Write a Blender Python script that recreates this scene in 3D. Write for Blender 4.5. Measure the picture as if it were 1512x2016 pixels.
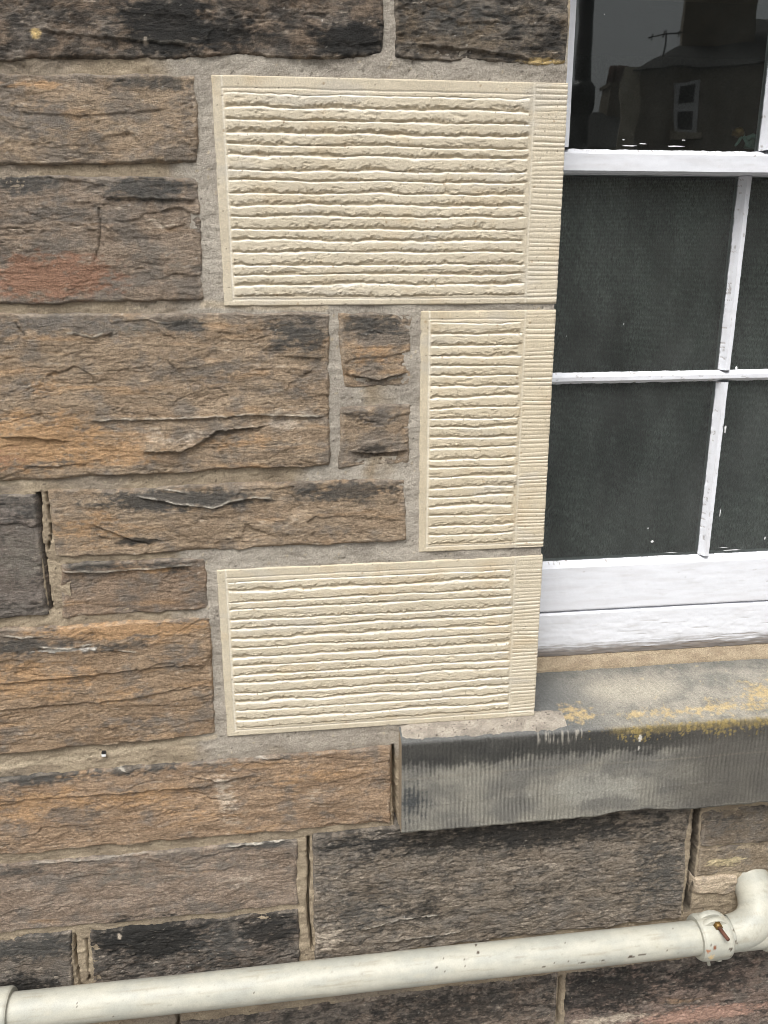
import bpy, math, random
import numpy as np
R = math.radians
for o in list(bpy.data.objects): bpy.data.objects.remove(o)
scene = bpy.context.scene
col = scene.collection

# ------------------------------------------------------------------ camera
cam_d = bpy.data.cameras.new('camera'); cam = bpy.data.objects.new('camera', cam_d); col.objects.link(cam)
from mathutils import Matrix
cr, cu, cf = (0.99273, -0.12033, -0.00382), (0.03737, 0.27785, 0.9599), (0.11444, 0.95306, -0.28033)
cam.matrix_world = Matrix(((cr[0], cu[0], -cf[0], 0.0), (cr[1], cu[1], -cf[1], -1.2), (cr[2], cu[2], -cf[2], 1.55), (0, 0, 0, 1)))
cam_d.sensor_fit = 'VERTICAL'; cam_d.sensor_height = 24.0; cam_d.lens = 24.0 * 1600 / 2016
cam_d.clip_start = 0.02; cam_d.clip_end = 500
scene.camera = cam
# ------------------------------------------------------------------ sky, sun, exposure (overcast day)
SUN_EL, SUN_AZ = 60.0, 205.0        # azimuth measured from +Y towards +X: the sun stands over the street, behind the viewer's left
w = bpy.data.worlds.new('World'); scene.world = w; w.use_nodes = True
nt = w.node_tree; nt.nodes.clear()
sky = nt.nodes.new('ShaderNodeTexSky'); sky.sky_type = 'NISHITA'; sky.sun_disc = False
sky.sun_elevation = R(SUN_EL); sky.sun_rotation = R(SUN_AZ); sky.air_density = 1.0; sky.dust_density = 6.0; sky.ozone_density = 1.0
hs = nt.nodes.new('ShaderNodeHueSaturation'); hs.inputs['Saturation'].default_value = 0.16
bg = nt.nodes.new('ShaderNodeBackground'); bg.inputs['Strength'].default_value = 0.13
wo = nt.nodes.new('ShaderNodeOutputWorld')
nt.links.new(sky.outputs[0], hs.inputs['Color']); nt.links.new(hs.outputs[0], bg.inputs['Color']); nt.links.new(bg.outputs[0], wo.inputs[0])
sd = bpy.data.lights.new('sun', 'SUN'); sd.energy = 1.5; sd.angle = R(35); sd.color = (1.0, 0.975, 0.94)
so = bpy.data.objects.new('sun', sd); col.objects.link(so)
from mathutils import Vector
sdir = Vector((math.sin(R(SUN_AZ)) * math.cos(R(SUN_EL)), math.cos(R(SUN_AZ)) * math.cos(R(SUN_EL)), math.sin(R(SUN_EL))))
so.rotation_euler = sdir.to_track_quat('Z', 'Y').to_euler(); so.location = sdir * 20
scene.view_settings.view_transform = 'Standard'; scene.view_settings.look = 'None'
scene.view_settings.exposure = 0.6; scene.view_settings.gamma = 1.0; scene.view_settings.use_curve_mapping = False
scene.render.engine = 'CYCLES'
scene.cycles.use_denoising = True; scene.cycles.denoiser = 'OPENIMAGEDENOISE'; scene.cycles.denoising_input_passes = 'RGB_ALBEDO_NORMAL'; scene.cycles.denoising_prefilter = 'ACCURATE'; scene.cycles.filter_width = 0.95; scene.cycles.max_bounces = 6; scene.cycles.transparent_max_bounces = 12

# ------------------------------------------------------------------ noise helpers (numpy)
_G = np.stack([np.cos(np.arange(16) * math.pi / 8), np.sin(np.arange(16) * math.pi / 8)], 1)
def _hash(ix, iy, s):
    n = (ix.astype(np.uint32) * np.uint32(374761393) + iy.astype(np.uint32) * np.uint32(668265263) + np.uint32((s * 2654435761) & 0xffffffff))
    n = (n ^ (n >> np.uint32(13))) * np.uint32(1274126177)
    n = (n ^ (n >> np.uint32(15))) * np.uint32(2246822519)
    return n ^ (n >> np.uint32(16))
def perlin(x, y, s=0):
    x, y = np.broadcast_arrays(np.asarray(x, float), np.asarray(y, float))
    fx, fy = np.floor(x), np.floor(y); ix, iy = fx.astype(np.int64), fy.astype(np.int64); x = x - fx; y = y - fy
    u = x * x * x * (x * (x * 6 - 15) + 10); v = y * y * y * (y * (y * 6 - 15) + 10)
    def g(a, b):
        k = _hash(ix + a, iy + b, s) & np.uint32(15)
        return _G[k, 0] * (x - a) + _G[k, 1] * (y - b)
    a = g(0, 0); b = g(1, 0); c = g(0, 1); d = g(1, 1)
    return 1.5 * (a + u * (b - a) + v * ((c + u * (d - c)) - (a + u * (b - a))))
def fbm(x, y, s=0, o=4, g=0.5):
    t = 0; a = 1.0; n = 0
    for i in range(o):
        t = t + a * perlin(x * 2.03 ** i + 17.1 * i, y * 2.03 ** i - 9.7 * i, s + i * 31); n += a; a *= g
    return t / n
def cells(x, y, s=0):
    """distance to the nearest random point, one point per unit cell"""
    fx, fy = np.floor(x).astype(np.int64), np.floor(y).astype(np.int64); best = np.full(np.shape(x), 9.0); who = np.zeros(np.shape(x))
    for a in (-1, 0, 1):
        for b in (-1, 0, 1):
            h = _hash(fx + a, fy + b, s); px = fx + a + (h & np.uint32(1023)) / 1023.0; py = fy + b + ((h >> np.uint32(10)) & np.uint32(1023)) / 1023.0
            d = np.hypot(x - px, y - py); m = d < best; best = np.where(m, d, best); who = np.where(m, ((h >> np.uint32(20)) & np.uint32(1023)) / 1023.0, who)
    return best, who
def ss(a, b, x):
    t = np.clip((x - a) / (b - a), 0, 1); return t * t * (3 - 2 * t)
def lin(*c):
    c = np.array(c, float) / 255; return np.where(c <= 0.04045, c / 12.92, ((c + 0.055) / 1.055) ** 2.4)
def mix(a, b, m):
    m = np.asarray(m)[..., None]; return a * (1 - m) + b * m

# ------------------------------------------------------------------ mesh helpers
def link(o, parent=None):
    col.objects.link(o)
    if parent is not None: o.parent = parent
    return o
def mesh_np(name, V, Fq, material, parent=None, C=None, smooth=True, loc=None):
    V = np.asarray(V, float)
    loc = np.zeros(3) if loc is None else np.asarray(loc, float)
    me = bpy.data.meshes.new(name); Fq = np.asarray(Fq, np.int32); n = len(Fq); k = Fq.shape[1]
    me.vertices.add(len(V)); me.vertices.foreach_set('co', (V - loc).ravel())
    me.loops.add(n * k); me.loops.foreach_set('vertex_index', Fq.ravel())
    me.polygons.add(n); me.polygons.foreach_set('loop_start', np.arange(0, n * k, k, dtype=np.int32)); me.polygons.foreach_set('loop_total', np.full(n, k, np.int32))
    me.polygons.foreach_set('use_smooth', np.full(n, smooth))
    me.update(calc_edges=True); me.validate()
    if C is not None:
        a = me.attributes.new('Col', 'FLOAT_COLOR', 'POINT'); c4 = np.ones((len(V), 4)); c4[:, :3] = np.clip(C, 0, 1); a.data.foreach_set('color', c4.ravel())
    me.materials.append(material)
    o = bpy.data.objects.new(name, me); o.location = loc
    return link(o, parent)
def grid_faces(nv, nu, off=0, closed=False):
    i, j = np.meshgrid(np.arange(nv - 1), np.arange(nu if closed else nu - 1), indexing='ij'); i = i.ravel(); j = j.ravel(); j2 = (j + 1) % nu
    return np.stack([i * nu + j, i * nu + j2, (i + 1) * nu + j2, (i + 1) * nu + j], 1) + off
def relief(name, X, Y, Z, C, material, parent, back):
    """a stone face as a height field (u along X, v along Z) closed behind by skirts to y = back"""
    nv, nu = X.shape; V = np.stack([X, Y, Z], -1).reshape(-1, 3); F = grid_faces(nv, nu); CC = C.reshape(-1, 3)
    idx = np.arange(nv * nu).reshape(nv, nu)
    loop = np.concatenate([idx[0, :-1], idx[:-1, -1], idx[-1, :0:-1], idx[:0:-1, 0]])
    B = V[loop]; B2 = B.copy(); B2[:, 1] = back; L = len(loop); o1 = len(V); o2 = o1 + L; k = np.arange(L); k2 = (k + 1) % L
    S = np.stack([o1 + k, o2 + k, o2 + k2, o1 + k2], 1)
    V = np.vstack([V, B, B2]); CC = np.vstack([CC, CC[loop], CC[loop]])
    return mesh_np(name, V, np.vstack([F, S]), material, parent, CC)
def box(name, x0, x1, y0, y1, z0, z1, material, parent=None, C=None):
    V = [(x, y, z) for z in (z0, z1) for y in (y0, y1) for x in (x0, x1)]
    F = [(0, 1, 5, 4), (1, 3, 7, 5), (3, 2, 6, 7), (2, 0, 4, 6), (4, 5, 7, 6), (2, 3, 1, 0)]
    return mesh_np(name, V, F, material, parent, smooth=False)
def tube(path, rad, n=48):
    """ring grid round a path; rad scalar or per point -> (V, F)"""
    P = np.asarray(path, float); m = len(P); rad = np.broadcast_to(rad, (m,)); T = np.gradient(P, axis=0); T /= np.linalg.norm(T, axis=1)[:, None]
    up = np.array([0.0, 0, 1]) if abs(T[0][2]) < 0.9 else np.array([1.0, 0, 0]); V = []
    a = np.arange(n) * 2 * math.pi / n
    for i in range(m):
        s = np.cross(T[i], up); s /= np.linalg.norm(s); u = np.cross(s, T[i]); up = u
        V.append(P[i] + rad[i] * (np.cos(a)[:, None] * s + np.sin(a)[:, None] * u))
    return np.vstack(V), grid_faces(m, n, 0, True)
def capped(path, rad, n=48):
    P = np.asarray(path, float); rad = np.broadcast_to(rad, (len(P),)).astype(float)
    P = np.vstack([P[:1] + (P[0] - P[1]) * 1e-4, P, P[-1:] + (P[-1] - P[-2]) * 1e-4]); rad = np.concatenate([[1e-5], rad, [1e-5]])
    return tube(P, rad, n)
def tag(o, label=None, cat=None, group=None, kind=None):
    for k, v in (('label', label), ('category', cat), ('group', group), ('kind', kind)):
        if v: o[k] = v
    return o
def empty(name, loc=(0, 0, 0)):
    o = bpy.data.objects.new(name, None); o.location = loc; o.empty_display_size = 0.1; col.objects.link(o); return o
def adopt(parent):
    """children are built in world coordinates; keep them there"""
    bpy.context.view_layer.update()

# ------------------------------------------------------------------ materials
def material(name):
    m = bpy.data.materials.new(name); m.use_nodes = True; n = m.node_tree; n.nodes.clear()
    out = n.nodes.new('ShaderNodeOutputMaterial'); b = n.nodes.new('ShaderNodeBsdfPrincipled'); n.links.new(b.outputs[0], out.inputs[0])
    return m, n, b, out
def nd(n, t, **kw):
    x = n.nodes.new(t)
    for k, v in kw.items():
        if k in x.inputs: x.inputs[k].default_value = v
        else: setattr(x, k, v)
    return x
def noise_node(n, scale, detail=3, stretch=None, rough=0.6):
    g = nd(n, 'ShaderNodeNewGeometry'); t = nd(n, 'ShaderNodeTexNoise', Scale=scale, Detail=detail, Roughness=rough)
    if stretch:
        mp = nd(n, 'ShaderNodeMapping'); mp.inputs['Scale'].default_value = stretch; n.links.new(g.outputs['Position'], mp.inputs[0]); n.links.new(mp.outputs[0], t.inputs[0])
    else: n.links.new(g.outputs['Position'], t.inputs[0])
    return t
def ramp(n, src, a, b, c0=0.0, c1=1.0):
    r = nd(n, 'ShaderNodeMapRange'); r.inputs[1].default_value = a; r.inputs[2].default_value = b; r.inputs[3].default_value = c0; r.inputs[4].default_value = c1
    n.links.new(src, r.inputs[0]); return r.outputs[0]
def mult(n, colour, fac):
    m = nd(n, 'ShaderNodeVectorMath', operation='SCALE'); n.links.new(colour, m.inputs[0]); n.links.new(fac, m.inputs['Scale']); return m.outputs[0]
def mixc(n, fac, a, b):
    m = nd(n, 'ShaderNodeMix', data_type='RGBA')
    for s, v in ((m.inputs[0], fac), (m.inputs[6], a), (m.inputs[7], b)):
        if hasattr(v, 'links') or hasattr(v, 'is_linked'): n.links.new(v, s)
        else: s.default_value = v
    return m.outputs[2]
def bump(n, b, src, strength, dist):
    k = nd(n, 'ShaderNodeBump', Strength=strength, Distance=dist); n.links.new(src, k.inputs['Height']); n.links.new(k.outputs[0], b.inputs['Normal'])
def mineral(name, g1, g2, lo, hi, bs, bd, stretch=None, rough=0.92, spec=0.25):
    """colour comes from the mesh's own stain map; grain and fine relief from noise"""
    m, n, b, out = material(name)
    a = nd(n, 'ShaderNodeVertexColor'); a.layer_name = 'Col'
    t1 = noise_node(n, g1, 4, stretch); t2 = noise_node(n, g2, 2)
    f1 = ramp(n, t1.outputs[0], 0.28, 0.72, lo, hi); f2 = ramp(n, t2.outputs[0], 0.3, 0.7, lo, hi)
    n.links.new(mult(n, mult(n, a.outputs[0], f1), f2), b.inputs['Base Color'])
    b.inputs['Roughness'].default_value = rough; b.inputs['Specular IOR Level'].default_value = spec
    ad = nd(n, 'ShaderNodeMath', operation='ADD'); n.links.new(t1.outputs[0], ad.inputs[0]); n.links.new(t2.outputs[0], ad.inputs[1])
    bump(n, b, ad.outputs[0], bs, bd)
    return m
M_stone = mineral('weathered_sandstone', 300, 900, 0.66, 1.34, 1.0, 0.0026, (0.6, 1, 1.2))
M_mortar = mineral('lime_mortar', 380, 1000, 0.76, 1.25, 1.0, 0.0020)
M_cream = mineral('cut_sandstone', 520, 1500, 0.86, 1.14, 0.9, 0.0010, None, 0.95, 0.15)
M_sill = mineral('tooled_stone', 340, 1200, 0.74, 1.28, 0.9, 0.0013)
M_wood = mineral('painted_timber', 120, 700, 0.965, 1.03, 0.25, 0.0006, (0.12, 1, 1), 0.42, 0.4)
M_pipe = mineral('painted_iron', 60, 500, 0.92, 1.06, 0.25, 0.0008, None, 0.48, 0.4)
def plain(name, rgb, rough=0.7, metal=0.0, n1=80, lo=0.8, hi=1.2):
    m, n, b, out = material(name); t = noise_node(n, n1, 4); c = nd(n, 'ShaderNodeRGB'); c.outputs[0].default_value = (*rgb, 1)
    n.links.new(mult(n, c.outputs[0], ramp(n, t.outputs[0], 0.3, 0.7, lo, hi)), b.inputs['Base Color']); b.inputs['Roughness'].default_value = rough; b.inputs['Metallic'].default_value = metal
    bump(n, b, t.outputs[0], 0.3, 0.001); return m
M_rust = plain('rusty_iron', tuple(lin(92, 58, 44)), 0.85, 0, 500, 0.5, 1.5)
M_brass = plain('tarnished_brass', tuple(lin(120, 92, 48)), 0.4, 0.6, 300, 0.6, 1.3)
M_verdigris = plain('verdigris_paint', tuple(lin(120, 150, 140)), 0.6, 0, 300, 0.7, 1.2)
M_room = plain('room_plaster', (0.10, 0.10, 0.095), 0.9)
M_road = plain('asphalt', (0.05, 0.05, 0.052), 0.9, 0, 60); M_pave = plain('paving', (0.20, 0.19, 0.175), 0.9, 0, 25)
M_housewall = plain('far_sandstone', (0.27, 0.225, 0.165), 0.9, 0, 3, 0.7, 1.3); M_slate = plain('slate', (0.05, 0.048, 0.046), 0.95, 0, 8)
M_render = plain('pale_render', (0.62, 0.54, 0.40), 0.9, 0, 4); M_black = plain('black_paint', (0.015, 0.015, 0.016), 0.4); M_white = plain('white_paint', (0.8, 0.8, 0.8), 0.5, 0, 20, 0.95, 1.05)
# window glass: thin pane, clear with a dusty film
def glass(name, dust, dscale, gr=0.012):
    m, n, b, out = material(name); n.nodes.remove(b)
    tr = nd(n, 'ShaderNodeBsdfTransparent'); tr.inputs[0].default_value = (0.86, 0.90, 0.88, 1)
    gl = nd(n, 'ShaderNodeBsdfGlossy', Roughness=gr); gl.inputs[0].default_value = (1, 1, 1, 1)
    fr = nd(n, 'ShaderNodeFresnel', IOR=1.5)
    wv = noise_node(n, 7, 2); bp = nd(n, 'ShaderNodeBump', Strength=0.03, Distance=0.01); n.links.new(wv.outputs[0], bp.inputs['Height']); n.links.new(bp.outputs[0], gl.inputs['Normal'])
    mx = nd(n, 'ShaderNodeMixShader'); n.links.new(fr.outputs[0], mx.inputs[0]); n.links.new(tr.outputs[0], mx.inputs[1]); n.links.new(gl.outputs[0], mx.inputs[2])
    df = nd(n, 'ShaderNodeBsdfDiffuse'); df.inputs[0].default_value = (0.5, 0.52, 0.5, 1)
    t = noise_node(n, dscale, 6, (1, 1, 0.6), 0.75); t2 = noise_node(n, 900, 2)
    k = nd(n, 'ShaderNodeMath', operation='MULTIPLY'); n.links.new(ramp(n, t.outputs[0], 0.35, 0.75, dust * 0.25, dust), k.inputs[0]); n.links.new(ramp(n, t2.outputs[0], 0.35, 0.7, 0.3, 1.6), k.inputs[1])
    m2 = nd(n, 'ShaderNodeMixShader'); n.links.new(k.outputs[0], m2.inputs[0]); n.links.new(mx.outputs[0], m2.inputs[1]); n.links.new(df.outputs[0], m2.inputs[2])
    n.links.new(m2.outputs[0], out.inputs[0]); return m
M_glass_top = glass('window_glass', 0.028, 14); M_glass_low = glass('dusty_window_glass', 0.10, 9, 0.24)
def fabric():
    m, n, b, out = material('dark_net_fabric'); g = nd(n, 'ShaderNodeNewGeometry')
    w1 = nd(n, 'ShaderNodeTexWave', Scale=170, Distortion=1.5, Detail=2); w1.bands_direction = 'X'; w1.inputs['Detail Scale'].default_value = 6
    w2 = nd(n, 'ShaderNodeTexWave', Scale=150, Distortion=1.5, Detail=2); w2.bands_direction = 'Z'; w2.inputs['Detail Scale'].default_value = 6
    n.links.new(g.outputs['Position'], w1.inputs[0]); n.links.new(g.outputs['Position'], w2.inputs[0])
    ad = nd(n, 'ShaderNodeMath', operation='MULTIPLY'); n.links.new(w1.outputs[1], ad.inputs[0]); n.links.new(w2.outputs[1], ad.inputs[1])
    t = noise_node(n, 5, 5, (2.2, 1, 0.8), 0.6); t3 = noise_node(n, 500, 2, (1, 1, 0.35))
    f = nd(n, 'ShaderNodeMath', operation='MULTIPLY'); n.links.new(ramp(n, t.outputs[0], 0.3, 0.7, 0.3, 1.6), f.inputs[0]); n.links.new(ramp(n, t3.outputs[0], 0.3, 0.75, 0.2, 2.6), f.inputs[1])
    c = nd(n, 'ShaderNodeRGB'); c.outputs[0].default_value = (0.150, 0.160, 0.150, 1)
    f2 = nd(n, 'ShaderNodeMath', operation='MULTIPLY'); n.links.new(f.outputs[0], f2.inputs[0]); n.links.new(ramp(n, ad.outputs[0], 0, 0.6, 0.5, 1.35), f2.inputs[1])
    n.links.new(mult(n, c.outputs[0], f2.outputs[0]), b.inputs['Base Color']); b.inputs['Roughness'].default_value = 1; b.inputs['Specular IOR Level'].default_value = 0.05
    return m
M_fabric = fabric()

# ================================================================== THE WALL
JX = 0.4015                       # window jamb
wall = empty('stone_wall', (0.0, 0.05, 0.0)); tag(wall, 'rock-faced sandstone house wall with three new cream blocks beside a window', 'wall')
WO = np.array((0.0, 0.05, 0.0))
def part(o):
    o.matrix_parent_inverse = Matrix.Translation(-Vector(WO)); return o

TAN = lin(152, 130, 103); BROWN = lin(116, 99, 82); GREY = lin(106, 100, 93); ORANGE = lin(176, 134, 84); RED = lin(140, 98, 72); BLACK = lin(40, 40, 39); PALE = lin(190, 174, 153); PURPLE = lin(118, 112, 101); WHITE = lin(205, 200, 190); YELLOW = lin(196, 164, 90); DGREY = lin(70, 70, 68)
# stains on the stones: x, z, half-width, half-height (metres), strength, colour
STAINS = [(*b, s, c) for b, s, c in [
 ((-0.1318, 1.8553, 0.0605, 0.0353), 1.25, BLACK), ((-0.0621, 1.8503, 0.0517, 0.0231), .95, BLACK), ((0.1079, 1.8454, 0.0503, 0.0224), 1.3, BLACK), ((0.0161, 1.8623, 0.0788, 0.0260), .6, BLACK), ((-0.2793, 1.8681, 0.0677, 0.0167), .55, BLACK), ((0.0755, 1.8814, 0.0927, 0.0144), .55, BROWN), ((-0.2399, 1.8353, 0.0941, 0.0171), .5, GREY),
 ((-0.2945, 1.8423, 0.0061, 0.0057), 1.2, YELLOW), ((-0.1616, 1.8373, 0.0038, 0.0052), .9, PALE), ((0.2425, 1.8775, 0.0823, 0.0351), .7, DGREY), ((0.3608, 1.8568, 0.0422, 0.0360), .7, BLACK), ((0.2434, 1.8387, 0.0761, 0.0168), .8, lin(112,98,80)), ((0.3660, 1.8252, 0.0355, 0.0049), 1.0, YELLOW),
 ((-0.3000, 1.7435, 0.0569, 0.0267), .8, GREY), ((-0.1560, 1.7895, 0.0515, 0.0095), .9, DGREY), ((-0.1199, 1.7555, 0.0195, 0.0360), .6, GREY), ((-0.3076, 1.7846, 0.0500, 0.0058), .8, ORANGE), ((-0.1927, 1.7361, 0.0780, 0.0242), .4, PURPLE),
 ((-0.1731, 1.6609, 0.0597, 0.0151), 1.1, DGREY), ((-0.3347, 1.6658, 0.0449, 0.0136), 1.0, DGREY), ((-0.2936, 1.6329, 0.0522, 0.0189), .8, GREY), ((-0.3163, 1.5489, 0.1000, 0.0295), 1.1, RED), ((-0.2505, 1.5420, 0.0269, 0.0166), .5, RED), ((-0.1608, 1.5650, 0.0546, 0.0395), .5, PURPLE), ((-0.1500, 1.6175, 0.0404, 0.0129), .5, PALE),
 ((-0.3035, 1.4851, 0.1087, 0.0150), .9, GREY), ((-0.1395, 1.4834, 0.0349, 0.0103), 1.0, DGREY), ((0.0227, 1.4675, 0.0435, 0.0282), 1.0, DGREY), ((-0.2163, 1.4738, 0.0414, 0.0104), .6, PURPLE), ((-0.3333, 1.4022, 0.0411, 0.0281), .6, ORANGE), ((-0.3563, 1.3234, 0.0979, 0.0399), 1.1, ORANGE), ((-0.2670, 1.3060, 0.0929, 0.0222), .9, ORANGE), ((-0.3975, 1.2987, 0.0347, 0.0221), .6, RED), ((-0.0036, 1.3438, 0.0670, 0.0298), .5, PALE), ((-0.1019, 1.4121, 0.0646, 0.0215), .5, GREY), ((0.0277, 1.3951, 0.0368, 0.0437), .5, GREY), ((-0.0639, 1.3152, 0.0890, 0.0151), .6, ORANGE), ((-0.2318, 1.3786, 0.1565, 0.0144),.5, TAN), ((-0.1652, 1.3255, 0.0797, 0.0186), .5, PALE),
 ((0.1285, 1.4805, 0.0517, 0.0177), 1.0, DGREY), ((0.1319, 1.4372, 0.0448, 0.0217), .6, ORANGE), ((0.1313, 1.3480, 0.0457, 0.0152), .8, GREY), ((0.1310, 1.2942, 0.0230, 0.0117), .8, BLACK), ((0.1235, 1.3177, 0.0382, 0.0153), .4, PALE),
 ((-0.1650, 1.2300, 0.1266, 0.0171), 1.1, DGREY), ((0.0918, 1.2325, 0.0857, 0.0175), .95, DGREY), ((-0.2927, 1.1919, 0.0655, 0.0311), .7, ORANGE), ((0.0212, 1.1870, 0.0855, 0.0241), .4, PALE), ((-0.1065, 1.2160, 0.0187, 0.0157), .5, GREY), ((-0.2291, 1.1670, 0.0296, 0.0063), 1.1, BLACK),
 ((-0.3900, 1.2192, 0.0354, 0.0229), .7, DGREY), ((-0.4022, 1.1493, 0.0430, 0.0469), .7, PURPLE), ((-0.4003, 1.0764, 0.0511, 0.0163), .6, BLACK),
 ((-0.2987, 1.1324, 0.0589, 0.0112), 1.0, DGREY), ((-0.1878, 1.1246, 0.0376, 0.0130), .9, DGREY), ((-0.2032, 1.1196, 0.0225, 0.0049), 1.0, ORANGE), ((-0.1596, 1.0968, 0.0229, 0.0247), .6, GREY),
 ((-0.2565, 1.0265, 0.1303, 0.0152), 1.1, ORANGE), ((-0.4016, 1.0055, 0.0820, 0.0184), .9, DGREY), ((-0.2971, 0.9990, 0.0685, 0.0102), .8, DGREY), ((-0.3501, 0.9980, 0.0451, 0.0042), 1.1, WHITE), ((-0.4008, 0.9495, 0.0982, 0.0386), .75, ORANGE), ((-0.2743, 0.9143, 0.0857, 0.0309), .5, ORANGE), ((-0.1834, 0.9789, 0.0311, 0.0345), .6, GREY), ((-0.2636, 0.8593, 0.1029, 0.0181), .6, GREY),
 ((-0.4288, 0.7801, 0.0936, 0.0148), 1.2, DGREY), ((-0.2697, 0.7901, 0.0962, 0.0186), 1.1, DGREY), ((-0.1566, 0.7901, 0.0489, 0.0207), 1.0, GREY), ((-0.4199, 0.7224, 0.1109, 0.0377), .8, ORANGE), ((-0.2591, 0.7270, 0.0978, 0.0240), .7, ORANGE), ((-0.3901, 0.7052, 0.0397, 0.0210), .8, GREY), ((-0.1199, 0.7145, 0.0283, 0.0675), .62, PALE), ((0.0074, 0.7426, 0.0939, 0.0291), .6, ORANGE), ((-0.1797, 0.6904, 0.0664, 0.0293), .55, ORANGE), ((-0.0244, 0.7936, 0.1178, 0.0134), .8, GREY), ((0.0404, 0.7001, 0.0778, 0.0297), .4, PALE),
 ((-0.2551, 0.5767, 0.2128, 0.0305), .55, PURPLE), ((-0.0743, 0.6148, 0.0602, 0.0102), 1.0, DGREY), ((-0.4667, 0.5991, 0.0480, 0.0149), .7, DGREY), ((-0.1039, 0.5397, 0.0783, 0.0261), .45, PALE),
 ((-0.4694, 0.4433, 0.0745, 0.0263), 1.0, DGREY), ((-0.4964, 0.3594, 0.0754, 0.0271), 1.1, BLACK), ((-0.2747, 0.4413, 0.1034, 0.0427), 1.25, BLACK), ((-0.0649, 0.4327, 0.0535, 0.0284), 1.1, BLACK), ((-0.1545, 0.4158, 0.0528, 0.0436), .8, DGREY), ((-0.1490, 0.3592, 0.1076, 0.0279), .6, DGREY), ((-0.3209, 0.4523, 0.0042, 0.0053), .9, PALE),
 ((0.0909, 0.6035, 0.0711, 0.0207), .7, DGREY), ((0.3624, 0.5925, 0.3161, 0.0319), 1.0, BLACK), ((0.2714, 0.5535, 0.1876, 0.0427), .4, PURPLE), ((0.0888, 0.4535, 0.0825, 0.0437), .7, DGREY), ((0.1990, 0.4520, 0.0560, 0.0387), .7, BLACK), ((0.0333, 0.4043, 0.0456, 0.0278), .8, PALE), ((0.4153, 0.4614, 0.2461, 0.0447), .45, BLACK), ((0.6570, 0.4803, 0.0603, 0.0897), .8, DGREY), ((0.4405, 0.5252, 0.1945, 0.0329), .4, PALE), ((0.0455, 0.5450, 0.0267, 0.0420), .6, GREY),
 ((0.2789, 0.2087, 0.2007, 0.0486), .8, BLACK), ((0.5791, 0.2176, 0.1256, 0.0618), 1.0, BLACK), ((0.7872, 0.2154, 0.0973, 0.0503), .8, BLACK), ((0.7758, 0.1280, 0.1319, 0.0208), 1.1, lin(170,130,110)), ((0.5849, 0.1416, 0.0846, 0.0128), .9, PALE),
 ((0.7956, 0.5723, 0.0810, 0.0331), .5, DGREY), ((0.7908, 0.4889, 0.0410, 0.0115), .85, lin(206,186,134)), ((0.7715, 0.4395, 0.0464, 0.0163), .8, lin(172,154,128)),
]]
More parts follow.
